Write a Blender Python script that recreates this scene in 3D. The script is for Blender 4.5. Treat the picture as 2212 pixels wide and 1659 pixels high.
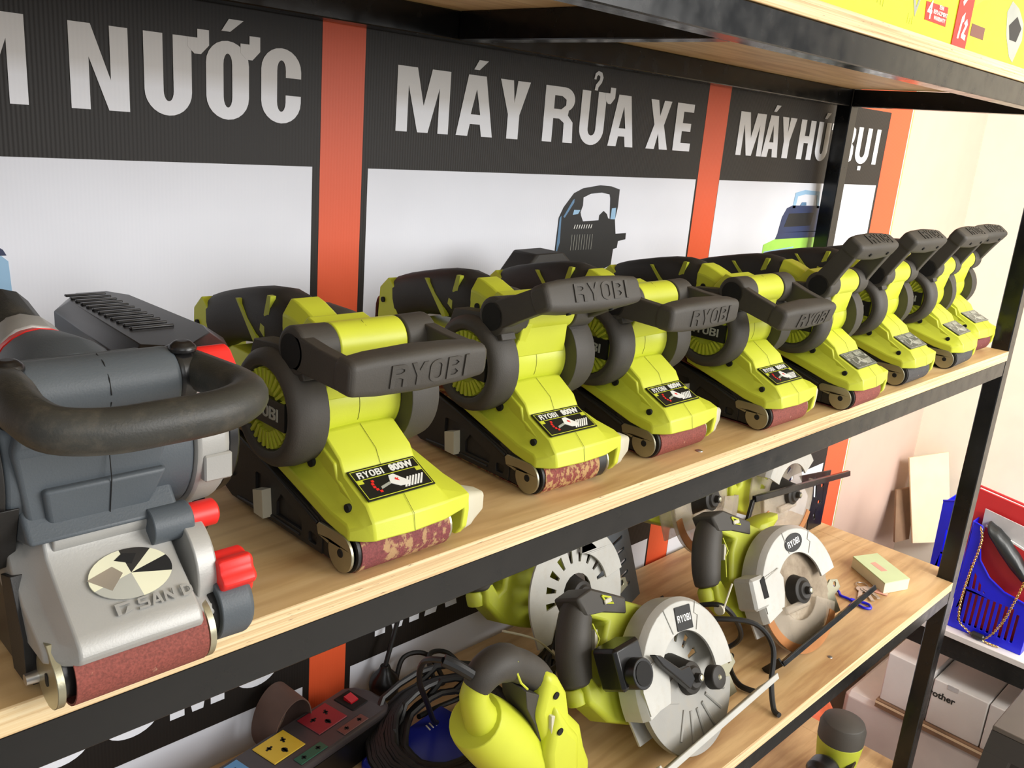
import bpy, bmesh, math, random
from mathutils import Vector, Matrix
from mathutils.geometry import tessellate_polygon
random.seed(7)
PI = math.pi
for o in list(bpy.data.objects): bpy.data.objects.remove(o)
SC = bpy.context.scene
COL = SC.collection
# ---------------------------------------------------------------- camera
cam_d = bpy.data.cameras.new('camera'); cam = bpy.data.objects.new('camera', cam_d); COL.objects.link(cam); SC.camera = cam
R_ = [[0.707382352268341, -0.7021927651425535, 0.08084261426230308], [-0.1397402141028181, -0.25104737001371874, -0.9578350017470095], [0.6928801341226399, 0.6662586123951042, -0.2757110464735552]]
right, down, fwd = [Vector(r) for r in R_]
m = Matrix.Identity(4)
for i in range(3):
    m[i][0] = right[i]; m[i][1] = -down[i]; m[i][2] = -fwd[i]
m.translation = Vector((-1.66870, -0.43754, 0.300))
cam.matrix_world = m
cam_d.sensor_width = 36; cam_d.lens = 36 * 1933.504 / 2212; cam_d.clip_start = 0.02
cam_d.dof.use_dof = False
# ---------------------------------------------------------------- world, lights, exposure
w = bpy.data.worlds.new('world'); SC.world = w; w.use_nodes = True
bg = w.node_tree.nodes['Background']; bg.inputs[0].default_value = (0.93, 0.96, 1.0, 1); bg.inputs[1].default_value = 0.27
def area(name, loc, target, sx, sy, power, color):
    l = bpy.data.lights.new(name, 'AREA'); l.shape = 'RECTANGLE'; l.size = sx; l.size_y = sy; l.energy = power; l.color = color
    o = bpy.data.objects.new(name, l); COL.objects.link(o); o.location = loc
    o.rotation_euler = (Vector(target) - Vector(loc)).to_track_quat('-Z', 'Y').to_euler(); return o
area('shopfront_daylight', (0.75, -3.2, 1.10), (-0.4, 0.2, -0.1), 2.6, 2.0, 130, (1.0, 0.98, 0.95))
area('doorway_daylight', (-2.6, -2.6, 1.6), (-0.9, 0.3, 0.1), 1.6, 1.4, 14, (0.95, 0.98, 1.0))
wl = area('right_wall_fill', (-0.5, -1.9, 1.25), (0.95, 0.15, 0.0), 0.7, 0.7, 9, (1.0, 0.98, 0.94)); wl.data.spread = math.radians(70)  # added fill lamp aimed at the right wall to brighten it
SC.view_settings.view_transform = 'Standard'; SC.view_settings.look = 'None'; SC.view_settings.gamma = 1
SC.view_settings.exposure = 0.38
try: SC.view_settings.use_curve_mapping = False
except Exception: pass
# ---------------------------------------------------------------- materials
def srgb(r, g, b):
    f = lambda c: (c / 255 / 12.92) if c / 255 <= .04045 else ((c / 255 + .055) / 1.055) ** 2.4
    return (f(r), f(g), f(b), 1)
class NT:
    def __init__(s, name):
        s.m = bpy.data.materials.new(name); s.m.use_nodes = True; s.n = s.m.node_tree.nodes; s.l = s.m.node_tree.links
        s.b = s.n['Principled BSDF']
    def node(s, t, **k):
        n = s.n.new(t)
        for a, v in k.items(): setattr(n, a, v)
        return n
    def link(s, a, b): s.l.new(a, b)
    def coords(s, scale=(1, 1, 1)):
        tc = s.node('ShaderNodeTexCoord'); mp = s.node('ShaderNodeMapping'); mp.inputs['Scale'].default_value = scale
        s.link(tc.outputs['Object'], mp.inputs[0]); return mp.outputs[0]
    def noise(s, vec, scale, detail=3, rough=.5):
        n = s.node('ShaderNodeTexNoise'); n.inputs['Scale'].default_value = scale; n.inputs['Detail'].default_value = detail; n.inputs['Roughness'].default_value = rough
        s.link(vec, n.inputs['Vector']); return n.outputs['Fac']
    def ramp(s, fac, stops):
        r = s.node('ShaderNodeValToRGB'); e = r.color_ramp.elements
        while len(e) < len(stops): e.new(.5)
        for i, (p, c) in enumerate(stops): e[i].position = p; e[i].color = c
        s.link(fac, r.inputs[0]); return r.outputs[0]
    def mix(s, fac, a, b, mode='MIX'):
        x = s.node('ShaderNodeMix', data_type='RGBA', blend_type=mode)
        for sock, v in ((x.inputs[0], fac), (x.inputs[6], a), (x.inputs[7], b)):
            if hasattr(v, 'is_linked') or isinstance(v, bpy.types.NodeSocket): s.link(v, sock)
            else: sock.default_value = v
        return x.outputs[2]
    def bump(s, h, strength=.3, dist=.001):
        b = s.node('ShaderNodeBump'); b.inputs['Strength'].default_value = strength; b.inputs['Distance'].default_value = dist
        s.link(h, b.inputs['Height']); s.link(b.outputs[0], s.b.inputs['Normal'])
def plastic(name, col, rough=.45, grain=.15, var=.06, metallic=0, scale=900, spec=.5, dust=0):
    t = NT(name); v = t.coords(); t.b.inputs['Roughness'].default_value = rough; t.b.inputs['Metallic'].default_value = metallic
    t.b.inputs['Specular IOR Level'].default_value = spec
    n = t.noise(v, 14, 4); c2 = tuple(max(0, c * (1 - var * 3)) for c in col[:3]) + (1,); c3 = tuple(min(1, c * (1 + var)) for c in col[:3]) + (1,)
    c = t.ramp(n, [(.3, c2), (.6, c3)])
    if dust:
        dn = t.noise(v, 60, 8, .7); dr = t.ramp(dn, [(.5, (0, 0, 0, 1)), (.75, (dust, dust, dust, 1))]); c = t.mix(dr, c, srgb(176, 160, 135))
    t.link(c, t.b.inputs['Base Color'])
    if grain: t.bump(t.noise(v, scale, 2), grain, .0004)
    return t.m
M = {}
M['lime'] = plastic('lime_plastic', srgb(210, 217, 62), .42, .1, .02)
M['lime_dim'] = plastic('lime_plastic_worn', srgb(184, 192, 52), .5, .1, .04, dust=.15)
M['grip'] = plastic('charcoal_rubber', srgb(68, 64, 58), .6, .3, .05)
M['grip_dark'] = plastic('dark_rubber', srgb(45, 42, 38), .6, .3, .05)
M['black'] = plastic('black_plastic', srgb(38, 36, 34), .5, .2, .08)
M['blackgloss'] = plastic('black_gloss_plastic', srgb(26, 25, 25), .3, .05, .05)
M['hole'] = plastic('dark_recess', srgb(14, 13, 12), .8, 0, .05)
M['steel'] = plastic('zinc_steel', srgb(178, 174, 150), .38, .1, .06, .85)
M['slate'] = plastic('slate_grey_plastic', srgb(82, 89, 95), .5, .3, .04)
M['slate_dark'] = plastic('dark_slate_rubber', srgb(50, 50, 46), .5, .3, .1, dust=.12)
M['silver'] = plastic('silver_paint_plastic', srgb(172, 171, 167), .42, .15, .03, .25)
M['castalu'] = plastic('cast_aluminium', srgb(196, 195, 188), .45, .2, .04, .15, dust=.25)
M['castgrey'] = plastic('grey_painted_alloy', srgb(158, 156, 150), .45, .2, .05, .2, dust=.3)
M['red'] = plastic('red_plastic', srgb(238, 44, 38), .4, .05, .02)
M['beige'] = plastic('beige_plastic', srgb(205, 200, 178), .5, .05, .03)
M['beigedark'] = plastic('taupe_plastic', srgb(150, 138, 118), .5, .05, .03)
M['white'] = plastic('white_print', srgb(240, 240, 236), .45, 0, .01)
M['whitebox'] = plastic('white_card', srgb(226, 222, 218), .6, .05, .02)
M['wallwhite'] = plastic('painted_wall', srgb(250, 243, 224), .8, .2, .01, scale=200)
M['wallpink'] = plastic('painted_back_wall', srgb(206, 178, 162), .8, .2, .01, scale=200)
M['floor'] = plastic('tile_floor', srgb(205, 198, 188), .4, 0, .03)
M['orange'] = plastic('orange_print', srgb(238, 92, 44), .45, 0, .015)
M['blue'] = plastic('blue_plastic', srgb(22, 28, 225), .35, .05, .04)
M['bluedark'] = plastic('deep_blue_plastic', srgb(30, 40, 150), .35, .05, .05)
M['redfolder'] = plastic('red_card', srgb(205, 45, 48), .5, .05, .03)
M['paper'] = plastic('grey_paper', srgb(196, 194, 194), .6, .1, .08)
M['gold'] = plastic('gold_metal', srgb(222, 188, 110), .3, 0, .05, 1)
M['keymetal'] = plastic('nickel_metal', srgb(198, 194, 190), .3, 0, .05, .9)
M['leather'] = plastic('black_leather', srgb(44, 46, 46), .35, .4, .1, scale=300)
M['boxgreen'] = plastic('pale_green_card', srgb(206, 222, 172), .55, .05, .03)
M['boxcream'] = plastic('cream_card', srgb(228, 226, 196), .55, .05, .03)
M['pink'] = plastic('pink_print', srgb(232, 170, 150), .55, 0, .03)
M['boardbeige'] = plastic('beige_board', srgb(236, 214, 178), .6, .1, .03)
M['brownedge'] = plastic('brown_board', srgb(140, 110, 84), .6, .1, .1)
M['cord'] = plastic('black_cord', srgb(26, 26, 26), .45, .05, .05)
M['sock_red'] = plastic('maroon_plastic', srgb(150, 40, 52), .4, .05, .03)
M['sock_yellow'] = plastic('yellow_plastic', srgb(226, 190, 56), .4, .05, .03)
M['sock_blue'] = plastic('sky_plastic', srgb(96, 150, 200), .4, .05, .03)
M['sock_brown'] = plastic('brown_plastic', srgb(122, 72, 62), .4, .05, .03)
M['sock_green'] = plastic('green_plastic', srgb(36, 96, 74), .4, .05, .03)
M['stripbody'] = plastic('graphite_plastic', srgb(72, 66, 68), .38, .05, .03)
M['switchred'] = plastic('switch_red', srgb(190, 20, 34), .25, 0, .03)
M['beltbrown'] = plastic('brown_abrasive_back', srgb(104, 80, 70), .7, .2, .08)
M['boxyellow'] = plastic('yellow_carton', srgb(232, 238, 40), .4, .05, .03)
M['cartonolive'] = plastic('olive_carton_print', srgb(196, 206, 60), .4, .05, .05)
M['olive'] = plastic('olive_trim', srgb(176, 170, 96), .5, .05, .03)
M['bagorange'] = plastic('orange_plastic_bag', srgb(214, 96, 56), .4, .3, .2, scale=40)
M['sawdust_guard'] = None
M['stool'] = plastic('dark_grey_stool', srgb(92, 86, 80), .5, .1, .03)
M['stool_shade'] = plastic('stool_side_shade', srgb(58, 56, 54), .5, .1, .03)  # same stool plastic, with the shade on apron and legs painted in
M['picblue'] = plastic('print_steel_blue', srgb(92, 130, 165), .5, 0, .1)
M['picnavy'] = plastic('print_navy', srgb(38, 52, 92), .5, 0, .1)
M['picteal'] = plastic('print_teal', srgb(52, 104, 122), .5, 0, .1)
M['picsky'] = plastic('print_pale_blue', srgb(150, 190, 222), .5, 0, .05)
M['picgreen'] = plastic('print_lime', srgb(168, 226, 90), .5, 0, .05)
M['picblack'] = plastic('print_black', srgb(18, 19, 22), .5, 0, .05)
M['picgrey'] = plastic('print_grey', srgb(168, 170, 160), .5, 0, .05)
M['graylabel'] = plastic('film_glare_label', srgb(98, 100, 92), .35, 0, .04)  # glare of the protective film painted in as flat grey
M['graytext'] = plastic('grey_glare_print', srgb(176, 176, 166), .35, 0, .04)  # sticker print greyed by painted film glare; plain grey on the round sticker
M['labelblack'] = plastic('black_label', srgb(30, 30, 28), .35, 0, .04)
def banner_mat(name, c, rough, ribs=.05):
    t = NT(name); v = t.coords(); t.b.inputs['Base Color'].default_value = c; t.b.inputs['Roughness'].default_value = rough
    wv = t.node('ShaderNodeTexWave', wave_type='BANDS', bands_direction='X'); wv.inputs['Scale'].default_value = 85; wv.inputs['Distortion'].default_value = .4; wv.inputs['Detail'].default_value = 1
    t.b.inputs['Specular IOR Level'].default_value = .3 if ribs > .2 else .5
    t.link(v, wv.inputs['Vector']); t.bump(wv.outputs['Fac'], ribs, .0004)
    n = t.noise(v, 5, 3); c2 = tuple(x * .93 for x in c[:3]) + (1,); t.link(t.ramp(n, [(.3, c2), (.6, c)]), t.b.inputs['Base Color']); return t
M['ban_black'] = banner_mat('banner_black_vinyl', srgb(32, 28, 25), .5, .3).m
M['ban_white'] = banner_mat('banner_white_vinyl', srgb(226, 229, 238), .5).m
M['ban_orange'] = banner_mat('banner_orange_vinyl', srgb(226, 88, 44), .5, .18).m
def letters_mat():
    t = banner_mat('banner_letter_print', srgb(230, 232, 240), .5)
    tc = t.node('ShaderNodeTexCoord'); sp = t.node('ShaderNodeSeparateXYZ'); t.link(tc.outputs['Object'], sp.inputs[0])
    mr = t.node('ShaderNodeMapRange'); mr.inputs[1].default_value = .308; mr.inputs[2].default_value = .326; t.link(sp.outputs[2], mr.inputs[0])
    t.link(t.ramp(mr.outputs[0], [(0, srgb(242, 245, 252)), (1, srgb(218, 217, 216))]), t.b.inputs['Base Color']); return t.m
M['letters'] = letters_mat()
def ply(name, light, mid, dark, gscale=(1.0, 9, 9), bumps=.15, rough=.5):
    t = NT(name); v = t.coords(gscale); t.b.inputs['Roughness'].default_value = rough
    n1 = t.noise(v, 3.2, 6, .62); n2 = t.noise(t.coords((2.5, 34, 34)), 6, 5, .65); n3 = t.noise(t.coords((1, 2.5, 1)), 5, 2)
    wv = t.node('ShaderNodeTexWave', wave_type='BANDS', bands_direction='Y'); wv.inputs['Scale'].default_value = 1.7; wv.inputs['Distortion'].default_value = 16; wv.inputs['Detail'].default_value = 3; wv.inputs['Detail Scale'].default_value = .8
    t.link(t.coords((1.6, 7, 7)), wv.inputs['Vector'])
    c = t.ramp(n1, [(.28, dark), (.5, mid), (.72, light)])
    c = t.mix(t.ramp(wv.outputs['Fac'], [(.55, (0, 0, 0, 1)), (1, (.4, .4, .4, 1))]), c, dark)
    c = t.mix(t.ramp(n2, [(.5, (0, 0, 0, 1)), (.8, (.22, .22, .22, 1))]), c, tuple(x * .78 for x in mid[:3]) + (1,))
    c = t.mix(t.ramp(n3, [(.4, (0, 0, 0, 1)), (.7, (.35, .35, .35, 1))]), c, light)
    t.link(c, t.b.inputs['Base Color']); t.bump(n2, bumps, .0006); return t.m
M['ply'] = ply('plywood_face', srgb(232, 202, 152), srgb(216, 180, 126), srgb(176, 132, 84))
M['ply_low'] = ply('plywood_face_lower', srgb(226, 194, 146), srgb(212, 174, 122), srgb(170, 124, 80))
def edge():
    t = NT('plywood_edge_layers'); t.b.inputs['Roughness'].default_value = .7
    n = t.noise(t.coords((1.2, 40, 160)), 3, 5, .6); n2 = t.noise(t.coords((8, 60, 120)), 9, 3)
    c = t.ramp(n, [(.3, srgb(190, 152, 108)), (.48, srgb(226, 198, 150)), (.7, srgb(242, 224, 184))])
    c = t.mix(t.ramp(n2, [(.68, (0, 0, 0, 1)), (.74, (.9, .9, .9, 1))]), c, srgb(120, 66, 48)); t.link(c, t.b.inputs['Base Color']); t.bump(n, .4, .001); return t.m
M['ply_edge'] = edge()
def paint():
    t = NT('gloss_black_paint'); t.b.inputs['Base Color'].default_value = srgb(18, 19, 20); t.b.inputs['Specular IOR Level'].default_value = .4; t.b.inputs['Roughness'].default_value = .2
    v = t.coords((1, 6, 6)); n = t.noise(v, 6, 3); t.bump(n, .12, .002)
    t.link(t.ramp(t.noise(t.coords(), 40, 4), [(.3, (.16, .16, .16, 1)), (.7, (.3, .3, .3, 1))]), t.b.inputs['Roughness'])
    return t.m
M['paint'] = paint()
def sandpaper(name, base, wear=0, wearcol=srgb(186, 150, 104)):
    t = NT(name); t.b.inputs['Roughness'].default_value = .75; v = t.coords()
    n = t.noise(v, 700, 2); c = t.ramp(n, [(.3, tuple(x * .7 for x in base[:3]) + (1,)), (.7, tuple(min(1, x * 1.2) for x in base[:3]) + (1,))])
    fl = t.noise(t.coords((1, 1, .4)), 170, 4, .6); c = t.mix(t.ramp(fl, [(.68, (0, 0, 0, 1)), (.74, (.5, .5, .5, 1))]), c, srgb(206, 170, 140))
    if wear:
        wn = t.noise(t.coords((1, .9, .8) if wear < .6 else (1, .6, .6)), 110 if wear < .6 else 260, 6, .65); th = .58 - wear * .10
        c = t.mix(t.ramp(wn, [(th, (0, 0, 0, 1)), (th + .05, (.85, .85, .85, 1))]), c, wearcol)
    t.link(c, t.b.inputs['Base Color']); t.bump(n, .5, .0006); return t.m
M['belt'] = sandpaper('red_abrasive', srgb(140, 72, 62))
M['belt_worn'] = sandpaper('red_abrasive_worn', srgb(132, 66, 66), .5)
M['belt_patchy'] = sandpaper('red_abrasive_patchy', srgb(140, 66, 58), .9, srgb(196, 160, 104))
M['belt_black'] = sandpaper('black_abrasive', srgb(72, 70, 70))
M['belt_dark'] = sandpaper('maroon_abrasive', srgb(112, 52, 52))
M['belt_edge'] = sandpaper('belt_cloth_edge', srgb(110, 84, 70))
def clear(name, col, rough, trans, alpha):
    t = NT(name); t.b.inputs['Base Color'].default_value = col; t.b.inputs['Roughness'].default_value = rough
    t.b.inputs['Transmission Weight'].default_value = trans; t.b.inputs['IOR'].default_value = 1.25; t.b.inputs['Alpha'].default_value = alpha
    v = t.coords(); n = t.noise(v, 30, 5); t.link(t.ramp(n, [(.3, tuple(x * .8 for x in col[:3]) + (1,)), (.7, col)]), t.b.inputs['Base Color']); return t.m
M['clear'] = clear('dusty_clear_plastic', srgb(222, 210, 192), .25, .5, .55)
M['clear_orange'] = clear('amber_clear_plastic', srgb(226, 160, 104), .25, .35, .8)
M['clear_box'] = clear('smoky_clear_plastic', srgb(214, 200, 184), .3, .4, .75)
def blade():
    t = NT('dusty_steel_blade'); t.b.inputs['Metallic'].default_value = .6; t.b.inputs['Roughness'].default_value = .5
    n = t.noise(t.coords(), 18, 6, .7); t.link(t.ramp(n, [(.3, srgb(112, 96, 78)), (.6, srgb(158, 144, 124)), (.8, srgb(196, 186, 168))]), t.b.inputs['Base Color']); return t.m
M['blade'] = blade()
# ---------------------------------------------------------------- mesh helpers
def T(x=0, y=0, z=0): return Matrix.Translation((x, y, z))
def Rx(a): return Matrix.Rotation(a, 4, 'X')
def Ry(a): return Matrix.Rotation(a, 4, 'Y')
def Rz(a): return Matrix.Rotation(a, 4, 'Z')
def arc(cx, cy, rx, ry, a0, a1, n=10):
    return [(cx + rx * math.cos(math.radians(a0 + (a1 - a0) * i / n)), cy + ry * math.sin(math.radians(a0 + (a1 - a0) * i / n))) for i in range(n + 1)]
# plane frames: map (a, b, depth) to xyz
XZ = lambda a, b, d: (a, d, b)       # drawn facing -Y, depth goes +Y
YZ = lambda a, b, d: (d, a, b)       # a = y, b = z, depth along x
XY = lambda a, b, d: (a, b, d)
class MB:
    def __init__(s): s.v = []; s.f = []; s.mi = []; s.cur = 0; s.mats = []; s.M = Matrix.Identity(4)
    def mat(s, name):
        if name not in s.mats: s.mats.append(name)
        s.cur = s.mats.index(name); return s
    def add(s, vs, fs):
        b = len(s.v); s.v += [tuple(s.M @ Vector(v)) for v in vs]
        for f in fs: s.f.append([b + i for i in f]); s.mi.append(s.cur)
        return s
    def box(s, x0, x1, y0, y1, z0, z1, c=0):
        if c:
            c = min(c, (x1 - x0) * .49, (y1 - y0) * .49, (z1 - z0) * .49)
            rr = [(x0 + c, y0), (x1 - c, y0), (x1, y0 + c), (x1, y1 - c), (x1 - c, y1), (x0 + c, y1), (x0, y1 - c), (x0, y0 + c)]
            mx, my = (x0 + x1) / 2, (y0 + y1) / 2
            ins = lambda p: (max(x0 + c, min(x1 - c, p[0])), max(y0 + c, min(y1 - c, p[1])))
            L = [[ins(p) + (z0,) for p in rr], [p + (z0 + c,) for p in rr], [p + (z1 - c,) for p in rr], [ins(p) + (z1,) for p in rr]]
            return s.loft(L)
        vs = [(x, y, z) for z in (z0, z1) for x, y in ((x0, y0), (x1, y0), (x1, y1), (x0, y1))]
        return s.add(vs, [(3, 2, 1, 0), (4, 5, 6, 7), (0, 1, 5, 4), (1, 2, 6, 5), (2, 3, 7, 6), (3, 0, 4, 7)])
    def loft(s, rings, closed=True, caps=True):
        n = len(rings[0]); vs = [p for r in rings for p in r]; fs = []
        for k in range(len(rings) - 1):
            for i in range(n if closed else n - 1):
                j = (i + 1) % n; fs.append((k * n + i, k * n + j, (k + 1) * n + j, (k + 1) * n + i))
        if caps: fs.append(tuple(range(n - 1, -1, -1))); fs.append(tuple(range((len(rings) - 1) * n, len(rings) * n)))
        return s.add(vs, fs)
    def prism(s, outer, d0, d1, frame=XZ, holes=()):
        loops = [list(outer)] + [list(h) for h in holes]; pts = [p for l in loops for p in l]; n = len(pts)
        tris = tessellate_polygon([[Vector((p[0], p[1], 0)) for p in l] for l in loops])
        vs = [frame(p[0], p[1], d0) for p in pts] + [frame(p[0], p[1], d1) for p in pts]; fs = []
        for t in tris: fs.append(tuple(t)); fs.append(tuple(n + i for i in reversed(t)))
        b = 0
        for l in loops:
            k = len(l)
            for i in range(k): j = (i + 1) % k; fs.append((b + i, b + j, n + b + j, n + b + i))
            b += k
        return s.add(vs, fs)
    def lathe(s, prof, c=(0, 0, 0), axis='X', n=32, caps=True, a0=0, a1=360):
        # prof: list of (pos along axis, radius)
        full = abs(a1 - a0) >= 359.9; rings = []
        for p, r in prof:
            ring = []
            for i in range(n if full else n + 1):
                a = math.radians(a0 + (a1 - a0) * i / n); u, v = r * math.cos(a), r * math.sin(a)
                q = {'X': (p, u, v), 'Y': (u, p, v), 'Z': (u, v, p)}[axis]
                ring.append((q[0] + c[0], q[1] + c[1], q[2] + c[2]))
            rings.append(ring)
        return s.loft(rings, full, caps and full)
    def tube(s, path, r, n=8, caps=True, squash=None):
        P = [Vector(p) for p in path]; rings = []; up = None
        for i, p in enumerate(P):
            d = (P[min(i + 1, len(P) - 1)] - P[max(i - 1, 0)]).normalized()
            if up is None: up = Vector((0, 0, 1)) if abs(d.z) < .9 else Vector((1, 0, 0))
            a = d.cross(up).normalized(); b = a.cross(d).normalized(); up = b
            rr = r[i] if isinstance(r, (list, tuple)) else r
            sa, sb = (1, 1) if squash is None else squash
            rings.append([tuple(p + a * rr * sa * math.cos(2 * PI * k / n) + b * rr * sb * math.sin(2 * PI * k / n)) for k in range(n)])
        return s.loft(rings, True, caps)
    def mesh(s, ang=35):
        me = bpy.data.meshes.new('mesh'); me.from_pydata(s.v, [], s.f)
        for mn in s.mats: me.materials.append(M[mn])
        me.polygons.foreach_set('material_index', s.mi)
        bm = bmesh.new(); bm.from_mesh(me); bmesh.ops.recalc_face_normals(bm, faces=bm.faces); bm.to_mesh(me); bm.free()
        me.polygons.foreach_set('use_smooth', [True] * len(me.polygons))
        try: me.set_sharp_from_angle(angle=math.radians(ang))
        except Exception: pass
        me.update(); return me
    def build(s, name, parent=None, loc=(0, 0, 0), rot=(0, 0, 0), bevel=0, seg=2, ang=35, sub=0, label=None):
        o = bpy.data.objects.new(name, s.mesh(ang)); COL.objects.link(o); o.location = loc; o.rotation_euler = rot
        if parent: o.parent = parent
        if label: o['label'] = label
        if bevel:
            b = o.modifiers.new('bevel', 'BEVEL'); b.width = bevel; b.segments = seg; b.limit_method = 'ANGLE'; b.angle_limit = math.radians(32); b.harden_normals = False
        if sub: u = o.modifiers.new('sub', 'SUBSURF'); u.levels = sub; u.render_levels = sub
        return o
def smooth_path(pts, n=6):
    P = [Vector(p) for p in pts]; out = []
    for i in range(len(P) - 1):
        p0, p1, p2, p3 = P[max(i - 1, 0)], P[i], P[i + 1], P[min(i + 2, len(P) - 1)]
        for k in range(n):
            t = k / n; out.append(tuple(.5 * ((2 * p1) + (p2 - p0) * t + (2 * p0 - 5 * p1 + 4 * p2 - p3) * t * t + (3 * p1 - p0 - 3 * p2 + p3) * t ** 3)))
    out.append(tuple(P[-1])); return out
def thing(name, label, cat, loc=(0, 0, 0), rot=(0, 0, 0), group=None):
    o = bpy.data.objects.new(name, None); COL.objects.link(o); o.empty_display_size = .02; o.location = loc; o.rotation_euler = rot
    o['label'] = label; o['category'] = cat
    if group: o['group'] = group
    return o
def tag(o, label, cat, group=None):
    o['label'] = label; o['category'] = cat
    if group: o['group'] = group
    return o
def structure(o): o['kind'] = 'structure'; return o
def copy_thing(root, loc, rot, label):
    r = root.copy(); COL.objects.link(r); r.location = loc; r.rotation_euler = rot; r['label'] = label
    for ch in [c for c in bpy.data.objects if c.parent == root]:
        c = ch.copy(); COL.objects.link(c); c.parent = r
        for g in [q for q in bpy.data.objects if q.parent == ch]:
            d = g.copy(); COL.objects.link(d); d.parent = c
    return r
def kid(root, name):
    for o in bpy.data.objects:
        if o.parent == root and o.name.split('.')[0] == name: return o
# ---------------------------------------------------------------- lettering (own condensed capitals)
def glyph(ch, w, st=.28, sh=.17):
    """outlines on height 1; st stem width, sh bar height; returns [(outer, holes)]"""
    s = st
    if ch == 'N': return [([(0, 0), (0, 1), (s * 1.15, 1), (w - s, .36), (w - s, 1), (w, 1), (w, 0), (w - s * 1.15, 0), (s, .62), (s, 0)], [])]
    if ch == 'M': return [([(0, 0), (0, 1), (.36 * w + .0, 1), (.5 * w, .42), (.64 * w, 1), (w, 1), (w, 0), (w - s * .85, 0), (w - s * .85, .72), (.6 * w, 0), (.4 * w, 0), (s * .85, .72), (s * .85, 0)], [])]
    if ch == 'U': return [([(0, 1)] + arc(w / 2, .3, w / 2, .31, 180, 360, 14) + [(w, 1), (w - s, 1)] + arc(w / 2, .3, w / 2 - s, .13, 360, 180, 10) + [(s, 1)], [])]
    if ch == 'O': return [(arc(w / 2, .29, w / 2, .3, 180, 360, 12) + arc(w / 2, .71, w / 2, .3, 0, 180, 12), [arc(w / 2, .29, w / 2 - s, .14, 180, 360, 8) + arc(w / 2, .71, w / 2 - s, .14, 0, 180, 8)])]
    if ch == 'C': return [([(w, .62), (w, .70)] + arc(w / 2, .71, w / 2, .3, 0, 180, 12) + arc(w / 2, .29, w / 2, .3, 180, 360, 12) + [(w, .38), (w - s, .38)] + arc(w / 2, .29, w / 2 - s, .14, 360, 180, 8) + arc(w / 2, .71, w / 2 - s, .14, 180, 0, 8) + [(w - s, .62)], [])]
    if ch == 'A': return [([(0, 0), (.5 * w - .24 * w, 1), (.5 * w + .24 * w, 1), (w, 0), (w - s * 1.05, 0), (w - s * 1.15 - .02, .2), (s * 1.15 + .02, .2), (s * 1.05, 0)], [[(.5 * w - .13 * w, .36), (.5 * w, .78), (.5 * w + .13 * w, .36)]])]
    if ch == 'Y': return [([(0, 1), (s * 1.1, 1), (.5 * w, .62), (w - s * 1.1, 1), (w, 1), (.5 * w + s / 2, .42), (.5 * w + s / 2, 0), (.5 * w - s / 2, 0), (.5 * w - s / 2, .42)], [])]
    if ch == 'R': return [([(0, 0), (0, 1), (w * .55, 1)] + arc(w * .62, .78, w * .36, .22, 90, -60, 8) + [(w * .78, .5), (w * .96, .38), (w, 0), (w - s * 1.05, 0), (w - s * 1.1, .36), (w * .5, .43), (s, .43), (s, 0)], [[(s, .6), (s, .84), (w * .55, .84), (w - s, .78), (w - s, .68), (w * .55, .6)]])]
    if ch == 'X': return [([(0, 0), (.28 * w, .5), (.02 * w, 1), (s * 1.05, 1), (.5 * w, .68), (w - s * 1.05, 1), (w * .98, 1), (.72 * w, .5), (w, 0), (w - s * 1.1, 0), (.5 * w, .33), (s * 1.1, 0)], [])]
    if ch == 'E': return [([(0, 0), (0, 1), (w, 1), (w, 1 - sh), (s, 1 - sh), (s, .59), (w * .92, .59), (w * .92, .42), (s, .42), (s, sh), (w, sh), (w, 0)], [])]
    if ch == 'H': return [([(0, 0), (0, 1), (s, 1), (s, .6), (w - s, .6), (w - s, 1), (w, 1), (w, 0), (w - s, 0), (w - s, .42), (s, .42), (s, 0)], [])]
    if ch == 'T': return [([(w / 2 - s / 2, 0), (w / 2 - s / 2, 1 - sh), (0, 1 - sh), (0, 1), (w, 1), (w, 1 - sh), (w / 2 + s / 2, 1 - sh), (w / 2 + s / 2, 0)], [])]
    if ch == 'B': return [([(0, 0), (0, 1), (w * .6, 1), (w * .92, .93), (w * .98, .78), (w * .9, .6), (w * .75, .53), (w * .95, .45), (w, .25), (w * .92, .07), (w * .6, 0)], [[(s, .6), (s, .84), (w * .55, .84), (w - s, .72), (w * .55, .6)], [(s, .16), (s, .43), (w * .55, .43), (w - s, .29), (w * .55, .16)]])]
    if ch == 'I': return [([(0, 0), (0, 1), (w, 1), (w, 0)], [])]
    if ch == 'S': return [([(0, 0), (0, sh), (w - s, sh), (w - s, .42), (s * .6, .42), (0, .52), (0, .9), (s * .5, 1), (w, 1), (w, 1 - sh), (s, 1 - sh), (s, .59), (w - s * .5, .59), (w, .5), (w, .1), (w - s * .5, 0)], [])]
    if ch == 'acute': return [([(0, 0), (.12, .16), (.36, .16), (.14, 0)], [])]
    if ch == 'horn': return [([(0, -.12), (0, 0), (.15, 0), (.15, .11), (.33, .11), (.33, -.08), (.2, -.2), (.1, -.2)], [])]
    if ch == 'hook': return [([(.02, .22), (.05, .33), (.14, .38), (.26, .36), (.32, .27), (.28, .17), (.18, .08), (.17, .02), (.07, .02), (.09, .12), (.2, .22), (.21, .28), (.15, .31), (.1, .28), (.09, .22)], [])]
    if ch == 'dot': return [([(0, 0), (0, .12), (.22, .12), (.22, 0)], [])]
def put(mb, ch, x0, z0, w, h, d0, d1, st=.28, frame=XZ, shx=0):
    """one letter of real width w and height h at (x0, z0)"""
    for o, hs in glyph(ch, w / h, st):
        g = lambda p: (x0 + p[0] * h + shx * p[1] * h, z0 + p[1] * h)
        mb.prism([g(p) for p in o], d0, d1, frame, [[g(p) for p in q] for q in hs])
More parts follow.
